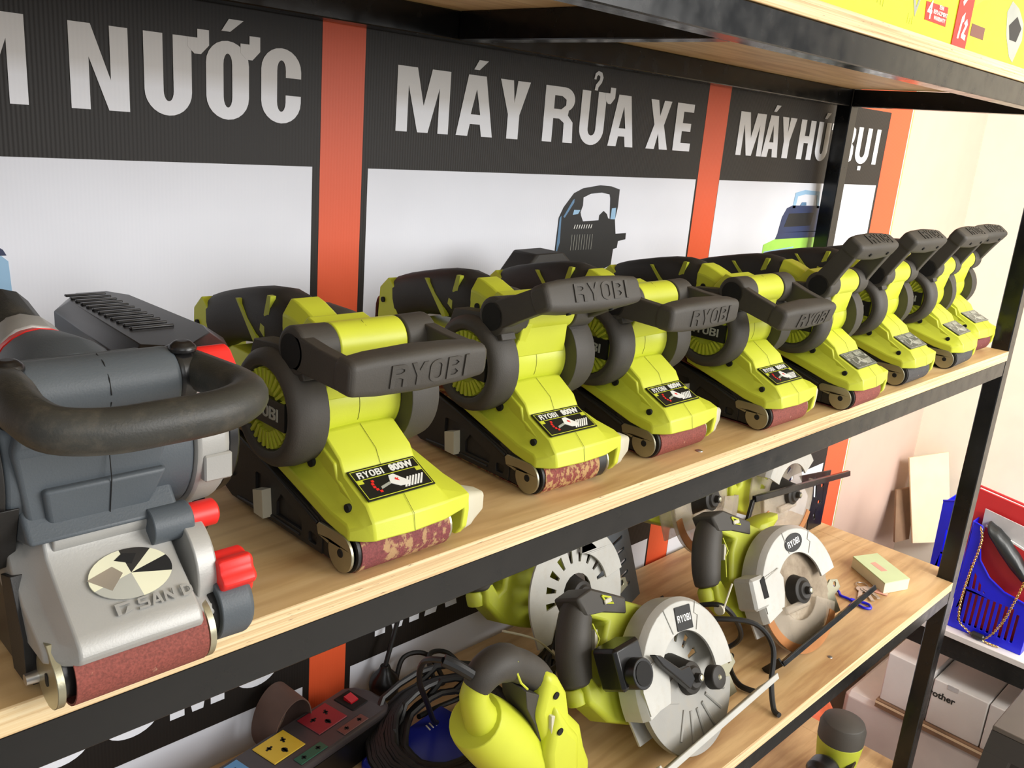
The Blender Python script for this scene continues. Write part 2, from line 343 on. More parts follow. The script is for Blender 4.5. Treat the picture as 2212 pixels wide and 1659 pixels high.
def word(mb, text, x0, z0, h, d0, d1, frame=XZ, lw=.85, gap=.16, st=.22, shx=0):
    x = x0
    for ch in text:
        if ch == ' ': x += lw * h * .6; continue
        ww = (st if ch == 'I' else lw) * h; put(mb, ch, x, z0, ww, h, d0, d1, st, frame, shx); x += ww + gap * h
    return x
def wordlen(text, h, lw=.85, gap=.16, st=.22): return sum((st if c == 'I' else lw) * h + gap * h for c in text if c != ' ') + text.count(' ') * lw * h * .6 - gap * h
def font(text, size, mat, name, parent, loc, rot, ext=.0004, off=.0, shear=0, sx=1):
    cu = bpy.data.curves.new('txt', 'FONT'); cu.body = text; cu.size = size; cu.extrude = ext; cu.offset = off; cu.align_x = 'CENTER'; cu.align_y = 'CENTER'; cu.shear = shear; cu.resolution_u = 3
    t = bpy.data.objects.new('txt', cu); COL.objects.link(t); dg = bpy.context.evaluated_depsgraph_get(); dg.update()
    me = bpy.data.meshes.new_from_object(t.evaluated_get(dg)); bpy.data.objects.remove(t)
    me.materials.clear(); me.materials.append(M[mat])
    if sx != 1: me.transform(Matrix.Diagonal((sx, 1, 1, 1)))
    o = bpy.data.objects.new(name, me); COL.objects.link(o); o.location = loc; o.rotation_euler = rot; o.parent = parent; return o
# ---------------------------------------------------------------- heights
ZL, Z3, ZT = -.4408, -.8816, .4334
TK = .01665; BB = .0445; D = .385
# ---------------------------------------------------------------- room
b = MB().mat('wallpink'); b.box(-3.2, .925, .42, .50, -1.35, 1.6); structure(b.build('wall_back'))
b = MB().mat('wallwhite'); b.box(.92, 1.0, -.75, .42, -1.35, 1.6); structure(b.build('wall_right'))
b = MB().mat('floor'); b.box(-3.5, 2.5, -4, .5, -1.4, -1.35); structure(b.build('floor'))
b = MB().mat('wallwhite'); b.box(-3.5, 2.5, -1.9, .5, 1.6, 1.65); structure(b.build('ceiling'))
# ---------------------------------------------------------------- banner
ban = thing('banner', 'wide black, orange and white printed banner hanging on the wall behind the shelves', 'banner', (0, 0, 0))
b = MB().mat('ban_black'); b.box(-1.90, .389, .400, .4025, -1.0, .62)
def strip(x0, x1, z0, z1, mt, d=.0003): b.mat(mt).prism([(x0, z0), (x1, z0), (x1, z1), (x0, z1)], .400 - d, .4, XZ)
zs = [(-.28, .242), (-.92, -.395)]
for z0, z1 in zs:
    strip(-1.81, -1.1298, z0, z1, 'ban_white'); strip(-1.0578, -.4113, z0, z1, 'ban_white'); strip(-.342, .272, z0, z1, 'ban_white')
strip(-1.1203, -1.0661, -1.0, .62, 'ban_orange', .0002); strip(-.4064, -.3428, -1.0, .62, 'ban_orange', .0002)
strip(.2825, .3885, -1.0, .62, 'ban_orange', .0002); strip(-.3428, .2825, .392, .44, 'ban_orange', .0002); strip(-.3428,.2825,-.315,-.29,'ban_orange',.0002)
b.build('banner_sheet', ban)
b = MB().mat('white'); b.box(.389, .3925, .3995, .4025, -1.0, .62); b.mat('olive').box(.3925, .399, .3998, .4035, -1.0, .62); b.build('hem', ban, label='white and olive banner edge')
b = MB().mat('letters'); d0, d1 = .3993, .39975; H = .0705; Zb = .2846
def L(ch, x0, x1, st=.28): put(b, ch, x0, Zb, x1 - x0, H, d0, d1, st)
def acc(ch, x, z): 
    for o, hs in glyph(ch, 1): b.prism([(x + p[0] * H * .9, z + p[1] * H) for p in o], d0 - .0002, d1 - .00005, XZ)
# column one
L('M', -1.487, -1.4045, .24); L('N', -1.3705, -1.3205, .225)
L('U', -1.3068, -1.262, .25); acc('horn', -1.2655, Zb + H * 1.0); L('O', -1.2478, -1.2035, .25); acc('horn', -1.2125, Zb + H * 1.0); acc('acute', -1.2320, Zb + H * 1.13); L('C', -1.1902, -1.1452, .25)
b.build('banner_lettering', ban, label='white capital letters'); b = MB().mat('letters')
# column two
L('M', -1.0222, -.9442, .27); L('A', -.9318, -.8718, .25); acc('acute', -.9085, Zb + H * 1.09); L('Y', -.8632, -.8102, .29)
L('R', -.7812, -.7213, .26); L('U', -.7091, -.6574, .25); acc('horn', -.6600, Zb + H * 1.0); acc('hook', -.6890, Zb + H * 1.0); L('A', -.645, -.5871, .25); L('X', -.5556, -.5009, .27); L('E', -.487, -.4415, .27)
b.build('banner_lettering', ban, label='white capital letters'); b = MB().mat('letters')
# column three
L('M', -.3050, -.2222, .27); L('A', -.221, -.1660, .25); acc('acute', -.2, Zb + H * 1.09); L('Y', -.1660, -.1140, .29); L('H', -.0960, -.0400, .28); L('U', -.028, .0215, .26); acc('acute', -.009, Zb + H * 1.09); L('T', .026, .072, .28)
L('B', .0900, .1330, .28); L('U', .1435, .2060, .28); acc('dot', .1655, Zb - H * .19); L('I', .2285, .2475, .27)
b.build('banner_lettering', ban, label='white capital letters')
# second row of lettering, its feet just visible under the shelf beam
b = MB().mat('letters'); Zb = -.3648
for ch, a, c in [('C', -1.445, -1.385), ('O', -1.372, -1.312), ('M', -1.30, -1.235), ('U', -1.222, -1.165), ('|', 0, 0), ('M', -1.02, -.945), ('A', -.935, -.875), ('Y', -.865, -.81), ('H', -.79, -.73), ('A', -.72, -.66), ('N', -.65, -.59)]:
    if ch == '|': b.build('banner_lettering', ban, label='lower row of white capital letters'); b = MB().mat('letters')
    else: L(ch, a, c)
b.build('banner_lettering', ban, label='lower row of white capital letters')
# printed pictures on the banner
b = MB(); f0, f1 = .3990, .39965
reel = [(-.7357, .1212), (-.7349, .1435), (-.7331, .1842), (-.7249, .1985), (-.706, .2178), (-.6874, .2248), (-.6503, .2295), (-.6256, .2282), (-.6056, .224), (-.6054, .199), (-.6092, .1797), (-.6041, .1592), (-.579, .1596), (-.5788, .1503), (-.5962, .148), (-.5973, .1379), (-.6058, .1364), (-.6075, .1124), (-.6213, .1085), (-.6408, .10), (-.646, .1116), (-.6827, .1089), (-.6871, .102), (-.7023, .1), (-.7125, .1306), (-.7179, .1317), (-.7182, .10), (-.737, .10)]
rh = [(-.6854, .212), (-.6701, .2173), (-.6458, .2192), (-.6272, .2167), (-.6249, .2114), (-.621, .1812), (-.6254, .1822), (-.6293, .1884), (-.6372, .1929), (-.6459, .1868), (-.6461, .1797), (-.6814, .1785), (-.6867, .1863), (-.6888, .1915), (-.6849, .2009)]
b.mat('picblack').prism(reel, f0, f1, XZ, [rh])
b.mat('picblue').prism([(-.7335, .13), (-.7318, .184), (-.7285, .187), (-.7270, .15)], f0 - .0002, f0, XZ); b.prism([(-.7245, .1855), (-.7075, .2085), (-.7045, .2100), (-.7045, .205), (-.7215, .184)], f0 - .0002, f0, XZ)
b.mat('picsky').prism([(-.6205, .181), (-.6195, .1965), (-.6100, .1975), (-.6092, .1805)], f0 - .0002, f0, XZ); b.prism([(-.705, .188), (-.703, .195), (-.690, .1945), (-.694, .189)], f0 - .0002, f0, XZ)
for i in range(8): x = -.700 + i * .0052; b.mat('white').prism([(x, .1685), (x + .0018, .1740), (x + .0032, .1740), (x + .0014, .1685)], f0 - .0002, f0, XZ)
for i in range(9): x = -.703 + i * .0056; b.mat('picgrey').prism([(x, .138), (x + .0004, .160), (x + .0010, .160), (x + .0006, .138)], f0 - .0002, f0, XZ)
b.build('banner_picture', ban, label='printed hose reel')
b = MB(); b.mat('picsky').prism([(-.0783, .195), (-.0746, .2234), (-.0389, .229), (.02, .2265), (.0278, .1947), (.018, .1947), (.012, .219), (-.036, .221), (-.064, .217), (-.068, .195)], f0, f1, XZ)
b.mat('picnavy').prism([(-.0983, .195), (-.078, .2000), (.035, .199), (.045, .1486), (-.119, .1500), (-.112, .178)], f0, f1, XZ); b.mat('picblack').prism([(-.088, .185), (.01, .186), (.004, .161), (-.10, .160)], f0 - .0002, f0, XZ)
b.mat('picnavy').prism([(-.118, .1500), (-.125, .1376), (.06, .1376), (.052, .150)], f0, f1, XZ); b.mat('picblue').prism([(-.05, .2), (-.044, .206), (-.028, .206), (-.026, .2)], f0 - .0002, f0, XZ)
b.mat('picgreen').prism([(-.1648, .1286), (-.125, .1378), (.07, .1378), (.075, .08), (-.165, .08)], f0, f1, XZ); b.mat('picsky').prism([(-.160, .116), (-.05, .122), (-.05, .1195), (-.160, .1135)], f0 - .0002, f0, XZ)
b.build('banner_picture', ban, label='printed wet and dry vacuum')
b = MB(); b.mat('picsky').prism([(-1.462, .115), (-1.462, .160), (-1.4343, .1600), (-1.429, .155), (-1.4273, .1189), (-1.432, .115)], f0, f1, XZ); b.mat('picnavy').prism([(-1.462, .160), (-1.462, .170), (-1.440, .170), (-1.4325, .165), (-1.430, .160)], f0, f1, XZ)
b.mat('picteal').prism([(-1.462, .085), (-1.462, .115), (-1.4164, .1153), (-1.4150, .085)], f0, f1, XZ); b.mat('picblue').prism([(-1.462, .09), (-1.462, .113), (-1.437, .113), (-1.437, .09)], f0 - .0002, f0, XZ)
b.build('banner_picture', ban, label='printed blue water filter bottle')
# ---------------------------------------------------------------- rack
rack = thing('shelving_rack', 'black painted steel shelving rack with plywood shelves', 'rack', (0, 0, -1.35))
def part(bd, name, **k):
    for i, v in enumerate(bd.v): bd.v[i] = (v[0], v[1], v[2] + 1.35)
    return bd.build(name, rack, **k)
P = .0290
for x0 in (0, -1.93):
    for y0 in (0, D - P): part(MB().mat('paint').box(x0, x0 + P, y0, y0 + P, -1.35, 1.0, .0015), 'post')
for zt in (0, ZL, Z3, ZT):
    z1 = zt - TK - .0002; z0 = zt - BB if zt != ZT else .3865
    part(MB().mat('paint').box(-1.93 + P, -.0001, .0004, .026, z0, z1, .0012), 'beam', label='front beam')
    part(MB().mat('paint').box(-1.93 + P, -.0001, D - .026, D, z0, z1, .0012), 'beam', label='rear beam')
    for xb in (-1.93 + P * .5, -.972, P * .1): 
        ya, yb = (.0262, D - .0262) if xb != P * .1 else (P, D - P)
        part(MB().mat('paint').box(xb, xb + .026, ya, yb, z0, z1, .0012), 'cross_beam')
def shelf(zt, label, x1=.028, mt='ply'):
    b = MB().mat('ply_edge'); xs = -1.96
    b.box(xs, -.0006 if zt == 0 else x1 * 0 - .0006, -.0012, D + .004, zt - TK, zt)
    n = len(b.f); b.mi[1] = 1; b.mats.append(mt); b.mi[0] = 1
    if zt < 0:
        c = len(b.f); b.cur = 0; b.box(-.0006, .046, P + .001, D - P - .001, zt - TK, zt); b.mi[c + 1] = 1; b.mi[c] = 1
    o = b.build('plywood_shelf', None, bevel=.0006, seg=1); tag(o, label, 'shelf', 'plywood shelf boards'); return o
shelf(0, 'plywood shelf board carrying the row of belt sanders'); shelf(ZL, 'plywood shelf board carrying the circular saws and the power strip', mt='ply_low')
shelf(Z3, 'lowest plywood shelf board with the drill on it', mt='ply_low'); shelf(ZT, 'uppermost plywood shelf board with yellow cartons on it')
# staples and nail heads in the plywood
b = MB().mat('keymetal'); b.lathe([(0, .004), (.0006, .0036), (.0008, .001)], (0, 0, 0), 'Z', 12); 
tag(b.build('screw_head', loc=(-.9150, .0170, .0001)), 'small round screw head in the plywood beside the third lime sander', 'screw')
b = MB().mat('keymetal'); b.lathe([(0, .004), (.0006, .0036), (.0008, .001)], (0, 0, 0), 'Z', 12)
tag(b.build('screw_head', loc=(-.4300, .0300, ZL + .0001)), 'small screw head in the lower plywood near its front edge', 'screw')
# ---------------------------------------------------------------- lime belt sanders
GC = (.0725, .100)          # gear housing axis (y, z)
PV = (.048, .146)           # front handle pivot
def hull2(circles, n=28):
    pts = []
    for (y, z, r) in circles: pts += [(y + r * math.cos(2 * PI * i / n), z + r * math.sin(2 * PI * i / n)) for i in range(n)]
    pts = sorted(set((round(p[0], 6), round(p[1], 6)) for p in pts))
    def half(ps):
        h = []
        for p in ps:
            while len(h) > 1 and (h[-1][0] - h[-2][0]) * (p[1] - h[-2][1]) - (h[-1][1] - h[-2][1]) * (p[0] - h[-2][0]) <= 0: h.pop()
            h.append(p)
        return h
    a = half(pts); c = half(pts[::-1]); return a[:-1] + c[:-1]
def offset_loop(loop, d):
    n = len(loop); out = []
    for i in range(n):
        p0, p1, p2 = loop[i - 1], loop[i], loop[(i + 1) % n]; t = Vector((p2[0] - p0[0], p2[1] - p0[1])).normalized(); out.append((p1[0] - t.y * d, p1[1] + t.x * d))
    return out
def rrect(cx, cy, hw, hh, r, n=4):
    out = []
    for sx, sy, a in ((1, 1, 0), (-1, 1, 90), (-1, -1, 180), (1, -1, 270)): out += arc(cx + sx * (hw - r), cy + sy * (hh - r), r, r, a, a + 90, n)
    return out
def sander_housing():
    b = MB().mat('lime')
    C0 = [(-.0245, .029), (-.0215, .042), (-.0104, .0514), (.017, .0638), (.0235, .0745), (.043, .0868), (.120, .0868)]
    S1 = [(-.0215, .0285), (-.0190, .0410), (-.0100, .0508), (.0165, .0632), (.0230, .0735), (.0430, .0860), (.120, .0860)]
    S2 = [(-.0160, .0275), (-.0150, .0380), (-.0050, .0420), (.0150, .0460), (.0240, .0500), (.0430, .0580), (.115, .0640)]
    S3 = [(-.0070, .0265), (-.0070, .0345), (-.0040, .0375), (.0150, .0400), (.0240, .0425), (.0430, .0480), (.100, .0640)]
    R2 = [(-.0190, .028), (-.0180, .0410), (-.0060, .0450), (.0150, .0500), (.0240, .0530), (.0430, .0600), (.115, .0640)]
    R3 = [(-.0155, .030), (-.0155, .0400), (-.0060, .0435), (.0150, .0460), (.0240, .0480), (.0430, .0520), (.100, .0640)]
    low = [(.100, .0545), (.060, .0430), (.020, .0310)]
    st = [(-.0430, S3), (-.0365, S2), (-.0310, S1), (0, C0), (.0300, S1), (.0370, R2), (.0575, R3)]
    b.loft([[(x, y, z) for y, z in pr + low] for x, pr in st])
    # rib running down the left flank and screw bosses
    b.prism([(.045, .0800), (.024, .0700), (.020, .0600), (-.004, .0470), (-.014, .0400), (-.010, .0380), (.020, .0420), (.048, .0500)], -.0345, -.0300, YZ)
    # right-hand ear around the front roller
    b.prism([(-.0150, .040), (-.0165, .028), (-.0150, .014), (-.0090, .0065), (.0030, .0060), (.0200, .0120), (.0400, .0300), (.0460, .0480)], .0515, .0575, YZ)
    # waist: narrow cylinder between the gear covers
    b.lathe([(-.0360, .0305), (-.0330, .0290), (0, .0284), (.0330, .0290), (.0360, .0305)], (0, GC[0], GC[1]), 'X', 36)
    b.box(-.034, .034, .070, .118, .060, .128, .003)
    # neck up to the handle tube
    b.loft([[(-.0340, .0440, .108), (.0340, .0440, .108), (.0340, .100, .118), (-.0340, .100, .118)],
            [(-.0260, .0370, .134), (.0280, .0370, .134), (.0280, .088, .146), (-.0260, .088, .146)],
            [(-.0230, .0350, .150), (.0250, .0350, .150), (.0250, .078, .160), (-.0230, .078, .160)]])
    b.loft([[(-.0260, .046, .109), (-.0190, .0455, .109), (-.0190, .06, .112), (-.0260, .06, .112)], [(-.0310, .0330, .140), (-.0190, .0330, .140), (-.0190, .055, .145), (-.0310, .055, .145)]])
    b.lathe([(-.0250, .0163), (.0320, .0163)], (0, PV[0] + .001, PV[1]), 'X', 32)
    # ridge leading back to the rear handle
    rings = []
    for y, z, hw, hh in [(.062, .128, .018, .017), (.085, .137, .0175, .017), (.098, .1415, .0175, .018), (.108, .1440, .0180, .019), (.118, .1440, .0190, .021)]:
        t = .62; rings.append([(-hw * t, y, z + hh), (hw * t, y, z + hh), (hw, y, z + hh * .45), (hw, y, z - hh), (-hw, y, z - hh), (-hw, y, z + hh * .45)])
    b.loft(rings)
    # motor body and rear upright of the handle
    b.prism([(.085, .060), (.100, .056), (.200, .070), (.248, .044), (.258, .052), (.266, .100), (.264, .130), (.250, .142), (.238, .134), (.232, .088), (.205, .078), (.150, .086), (.135, .124), (.100, .128), (.090, .115)], -.0165, .0165, YZ)
    b.box(-.028, .028, .110, .205, .066, .112, .010)
    return b
def sander_parts(root, palette='a', belt='belt'):
    sander_housing().build('housing', root, bevel=.0012, seg=2, ang=30)
    # screw recesses
    b = MB().mat('hole')
    for (x, y, z, r) in [(-.0372, .0480, .0640, .0036), (-.0372, .0030, .0455, .0030), (-.0182, .1080, .1400, .0032), (-.0175, .2560, .118, .0028)]:
        b = MB().mat('hole'); b.lathe([(x - .0008, r), (x + .002, r)], (0, y, z), 'X', 16); b.build('screw_recess', root)
    b = MB().mat('hole'); b.tube([(.0, -.0246, .030), (0, -.0222, .0423), (0, -.0107, .0520), (0, .0168, .0644), (0, .0234, .0750), (0, .0432, .0873)], .00014, 5)
    b.tube([(0, GC[0] - .0286 * math.cos(a), GC[1] + .0286 * math.sin(a)) for a in [math.radians(d) for d in range(-22, 40, 6)]], .00014, 5)
    b.tube([(0, .034 + .0, .140), (0, .0335, .146), (0, .0355, .154), (0, .040, .1595), (0, .046, .1625)], .00014, 5); b.build('seam', root)
    # black frame inside the belt
    loop = hull2([(0, .0165, .0148), (.152, .033, .0252), (.140, .012, .0102)]); b = MB().mat('black')
    b.prism(offset_loop(loop, .0022), -.0400, .0400, YZ)
    b.prism([(.024, .0045), (.150, .0035), (.180, .016), (.180, .040), (.150, .0575), (.090, .046), (.030, .030), (.024, .024)], -.0425, -.0400, YZ, [[(.050, .012), (.050, .020), (.078, .030), (.084, .022), (.084, .012)], rrect(.036, .012, .005, .004, .002), rrect(.104, .028, .010, .008, .002), rrect(.102, .012, .009, .004, .002), arc(.150, .030, .010, .010, 0, 324, 9)])
    b.prism([(.012, .004), (.024, .0045), (.024, .026), (.040, .034), (.034, .037), (.012, .034)], -.0415, -.0400, YZ)
    b.tube([(-.0425, .030, .026), (-.0425, .060, .036), (-.0425, .10, .0475), (-.0425, .150, .059)], .0016, 6); b.tube([(-.0425, .052, .0085), (-.0425, .095, .0085), (-.0425, .14, .006)], .0014, 6)
    b.build('side_frame', root, bevel=.0006, seg=1)
    # belt
    b = MB().mat(belt); outer = hull2([(0, .0165, .0165), (.152, .033, .0270), (.140, .012, .0120)]); inner = offset_loop(outer, .0011); x0, x1 = -.0372, .0400
    if belt == 'belt_patchy': x1 = .0300
    b.prism(outer, x0, x1, YZ, [inner]); b.build('sanding_belt', root, ang=25)
    if belt == 'belt_patchy':
        MB().mat('black').lathe([(.0302, .0158), (.0400, .0158)], (0, 0, .0165), 'X', 32).build('front_roller', root)
        MB().mat('steel').lathe([(.0400, .0140), (.0415, .0160), (.0430, .0160), (.0435, .0120)], (0, 0, .0165), 'X', 32).build('roller_rim', root)
    else: MB().mat('steel').lathe([(.0400, .0140), (.0408, .0155), (.0425, .0155), (.0430, .012)], (0, 0, .0165), 'X', 28).build('front_roller', root)
    MB().mat('black').lathe([(-.0400, .0156), (-.0372, .0156)], (0, 0, .0165), 'X', 32).build('roller_flange', root)
    # steel P-shaped tension plate
    o = arc(.0005, .0155, .0140, .0140, 95, -175, 22) + [(-.0125, .0205)]
    o = arc(.0005, .0155, .0140, .0140, -140 + 360, -60, 1) ; o = []
    for i in range(25):
        a = math.radians(150 - 280 * i / 24); o.append((.0005 + .0140 * math.cos(a + PI), .0155 + .0140 * math.sin(a)))
    o = [(.0005 + .0138 * math.cos(math.radians(a)), .0155 + .0138 * math.sin(math.radians(a))) for a in range(100, 381, 12)] + [(.0150, .0170), (.0270, .0190), (.0290, .0255), (.0260, .0285), (.0060, .0290)]
    b = MB().mat('steel'); b.prism(o, -.0440, -.0418, YZ); b.build('tension_plate', root, bevel=.0005)
    b = MB().mat('hole'); b.lathe([(-.0447, .0022), (-.0446, .0028), (-.0440, .0032)], (0, 0, .0155), 'X', 14); b.build('plate_rivet', root)
    # belt release lever, tracking knob
    MB().mat('beige').prism([(.090, .008), (.103, .008), (.105, .026), (.092, .030)], -.0500, -.0425, YZ).build('release_lever', root, label='beige lever')
    b = MB().mat('beige'); rings = []
    for x, s in [(.0566, 1.0), (.0640, .93), (.0690, .80), (.0820, .52)]:
        rings.append([(x, y, z) for y, z in rrect(.0000 + (1 - s) * .004, .0240, .0145 * s, .0150 * s, .006 * s, 3)])
    b.loft(rings); b.build('tracking_knob', root, bevel=.0006, label='beige tapered knob')
    # gear covers
    b = MB().mat('grip'); b.lathe([(-.0330, .0300), (-.0340, .0425), (-.0460, .0432), (-.0560, .0418), (-.0600, .0385), (-.0612, .0350), (-.0600, .0305), (-.0560, .0292)], (0, GC[0], GC[1]), 'X', 44)
    b.prism([(.035, .128), (.040, .139), (.060, .147), (.100, .143), (.110, .120), (.075, .130), (.050, .125)], -.0520, -.0360, YZ); b.build('left_gear_cover', root, bevel=.0008)
    b = MB().mat('lime_dim'); b.lathe([(-.0562, .0291), (-.0566, .0291)], (0, GC[0], GC[1]), 'X', 32)
    for i in range(30):
        a = 2 * PI * i / 30; 
        if abs(math.sin(a)) < .36: continue
        c, s = math.cos(a), math.sin(a); r0, r1 = .0165, .0285; t = .0011
        b.prism([(GC[0] + c * r0 - s * t, GC[1] + s * r0 + c * t), (GC[0] + c * r0 + s * t, GC[1] + s * r0 - c * t), (GC[0] + c * r1 + s * t, GC[1] + s * r1 - c * t), (GC[0] + c * r1 - s * t, GC[1] + s * r1 + c * t)], -.0590, -.0560, YZ)
    b.build('vent_disc', root, label='lime vent disc')
    b = MB().mat('labelblack'); b.box(-.0602, -.0560, GC[0] - .0272, GC[0] + .0272, GC[1] - .0098, GC[1] + .0098); b.build('name_badge', root, label='black badge with grey lettering')
    b = MB().mat('picgrey'); h = .0088; F = lambda a, z, d: (d, -a, z); x0 = -(GC[0] + wordlen('RYOBI', h, .9, .14, .22) / 2); word(b, 'RYOBI', x0, GC[1] - h / 2, h, -.0607, -.0600, F, .9, .14, .22); 
    nb = kid(root, 'name_badge'); b.build('badge_lettering', nb)
    b = MB().mat('grip'); b.lathe([(.0360, .0300), (.0370, .0425), (.0520, .0430), (.0640, .0405), (.0668, .0340), (.0672, .0100)], (0, GC[0], GC[1]), 'X', 44)
    b.prism([(.040, .128), (.060, .146), (.100, .142), (.110, .120), (.075, .130)], .0360, .0520, YZ); b.box(.060, .0680, .0420, .0500, .093, .104, .001); b.build('right_gear_cover', root, bevel=.0008)
    # rear handle grip
    rings = []
    for y, z, hw, hh in [(.1120, .1410, .0175, .0205), (.120, .1425, .0198, .0235), (.135, .1430, .0203, .0250), (.155, .1420, .0195, .0240), (.180, .1390, .0185, .0220), (.205, .1340, .0180, .0210), (.226, .1280, .0182, .0215), (.240, .1220, .0175, .0225)]:
        rings.append([(x, y + (zz - z) * .25, zz) for x, zz in [(hw * math.copysign(abs(math.cos(t)) ** .8, math.cos(t)), z + hh * math.copysign(abs(math.sin(t)) ** .8, math.sin(t))) for t in [2 * PI * i / 16 for i in range(16)]]])
    b = MB().mat('grip_dark'); b.loft(rings); b.prism([(.114, .098), (.128, .098), (.140, .135), (.118, .145), (.106, .135)], -.0150, .0150, YZ); b.build('rear_grip', root, bevel=.0006)
    gp = kid(root, 'rear_grip')
    b = MB().mat('lime_dim')
    for pts in ([(.1330, .1640), (.1380, .1640), (.1430, .1480), (.1370, .1420)], [(.1420, .1400), (.1470, .1440), (.1490, .1350), (.1430, .1310)], [(.1510, .1220), (.1550, .1290), (.1830, .1530), (.1860, .1530), (.1560, .1210)]):
        b.prism(pts, -.0196, -.0150, YZ)
    b.build('grip_accent', gp, label='lime accents')
    MB().mat('grip_dark').lathe([(-.008, .0065), (.008, .0065)], (0, .130, .103), 'X', 14).build('trigger', root)
    # dust outlet and cable stub
    b = MB().mat('grip'); b.lathe([(-.015, .0200), (0, .0270), (.030, .0270), (.050, .0200), (.056, .0100)], (.040, .125, .124), 'Y', 24); b.build('dust_outlet', root, bevel=.001)
    b = MB().mat('cord'); b.tube(smooth_path([(0, .255, .112), (.0, .272, .114), (.006, .294, .108), (.014, .308, .078), (.01, .314, .03), (-.01, .312, .006)], 5), .0040, 8); b.build('power_cord', root)
    # rating sticker on the hood
    lm, tm = ('labelblack', 'white') if palette == 'a' else ('graylabel', 'graytext')  # second palette paints film glare into the sticker colours
    st = thing('t', '', '', (0, 0, 0)); bpy.data.objects.remove(st)
    ang = math.atan2(.0124, .0274)
    b = MB().mat(lm); b.box(-.0288, .0288, -.0145, .0145, 0, .0009); b.mat('lime' if palette == 'a' else 'graytext')
    for x0, x1, y0, y1 in [(-.0275, .0275, .0128, .0133), (-.0275, .0275, -.0133, -.0128), (-.0277, -.0272, -.0133, .0133), (.0272, .0277, -.0133, .0133), (-.0275, .0275, .0042, .0047)]: b.box(x0, x1, y0, y1, .0009, .0011)
    for x in (-.0272, .0225): b.box(x, x + .0045, .0010, .0040, .0009, .0012)
    lb = b.build('rating_sticker', root, loc=(-.0005, .0034, .0583), rot=(ang, 0, 0), label='black and lime sticker' if palette == 'a' else 'grey sticker with film glare in its colour')
    b = MB().mat(tm); h = .0056; word(b, 'RYOBI', -.0240, .0058, h, .0009, .0012, XY, .78, .12, .22, .1)
    b.mat('red' if palette == 'a' else tm)
    for i in range(5): 
        a = math.radians(150 + i * 18); cx_, cy_ = -.0060 + .0115 * math.cos(a), -.0030 + .0085 * math.sin(a); b.box(cx_ - .0011, cx_ + .0011, cy_ - .0009, cy_ + .0009, .0009, .0012)
    b.mat('picgrey').prism([(-.0130, -.0072), (-.0125, -.0048), (-.0040, -.0025), (-.0035, -.0045)], .0009, .0011, XY)
    b.mat(tm).prism([(-.0040, -.0040), (-.0015, .0028), (.0030, .0032), (.0065, -.0010), (.0110, -.0058), (.0105, -.0090), (.0020, -.0085)], .0009, .0012, XY)
    for i in range(6): x = .0085 + i * .0026; b.prism([(x - .004, -.0105), (x + .0030, -.0020), (x + .0042, -.0026), (x - .0024, -.0108)], .0009, .0011, XY)
    b.mat('red' if palette == 'a' else lm).prism([(.0010, -.0020), (.0024, -.0004), (.0028, -.0016), (.0044, -.0012), (.0034, -.0026), (.0040, -.0040), (.0024, -.0032)], .0012, .0014, XY)
    b.build('sticker_print', lb)
    font('800W', .0078, tm, 'sticker_lettering', lb, (.0135, .0086, .0010), (0, 0, 0), .0002, .0004)
    # pivoting front handle, built about its pivot axis
    b = MB().mat('grip'); rings = []
    for x, hh, hd, zz in [(-.0560, .0085, .0075, 0), (-.0530, .0115, .0100, 0), (-.0350, .0135, .0110, 0), (0, .0145, .0125, 0), (.0350, .0135, .0110, 0), (.0570, .0115, .0100, 0), (.0600, .0085, .0075, 0)]:
        rings.append([(x, -.0600 + p[0], zz + p[1]) for p in rrect(0, 0, hd, hh, min(hd, hh) * .55, 3)])
    b.loft(rings)
    b.lathe([(-.0545, .0125), (-.0545, .0150), (-.0525, .0170), (-.0400, .0168), (-.0270, .0166), (-.0255, .0166)], (0, 0, 0), 'X', 28); b.lathe([(.0325, .0166), (.0340, .0166), (.0440, .0168), (.0575, .0170), (.0595, .0150), (.0595, .0125)], (0, 0, 0), 'X', 28)
    for xa, xb in ((-.0545, -.0440), (.0480, .0590)):
        b.loft([[(xa, .004, -.0130), (xb, .004, -.0130), (xb, .004, .0130), (xa, .004, .0130)], [(xa, -.030, -.0112), (xb, -.030, -.0112), (xb, -.030, .0105), (xa, -.030, .0105)], [(xa, -.0640, -.0105), (xb, -.0640, -.0105), (xb, -.0640, .0100), (xa, -.0640, .0100)]])
    hd = b.build('front_handle', root, loc=(0, PV[0], PV[1]), bevel=.0016, seg=3)
    b = MB().mat('hole'); b.lathe([(-.0549, .0118), (-.0520, .0115)], (0, 0, 0), 'X', 24)
    b.build('pivot_recess', hd)
    for sx in (-.026, .026): MB().mat('hole').lathe([(-.0152, .0022), (-.0120, .0022)], (sx, -.0600, 0), 'Z', 12).build('screw_recess', hd)
    b = MB().mat('grip'); h = .0150; wl = wordlen('RYOBI', h, .88, .16, .22); F = lambda a, z, d: (a, -.0732 + d + abs(a) * .03, z); word(b, 'RYOBI', .006 - wl / 2, -h / 2, h, 0, .004, F, .88, .16, .22, .08); b.build('handle_lettering', hd, label='raised lettering')
    return hd
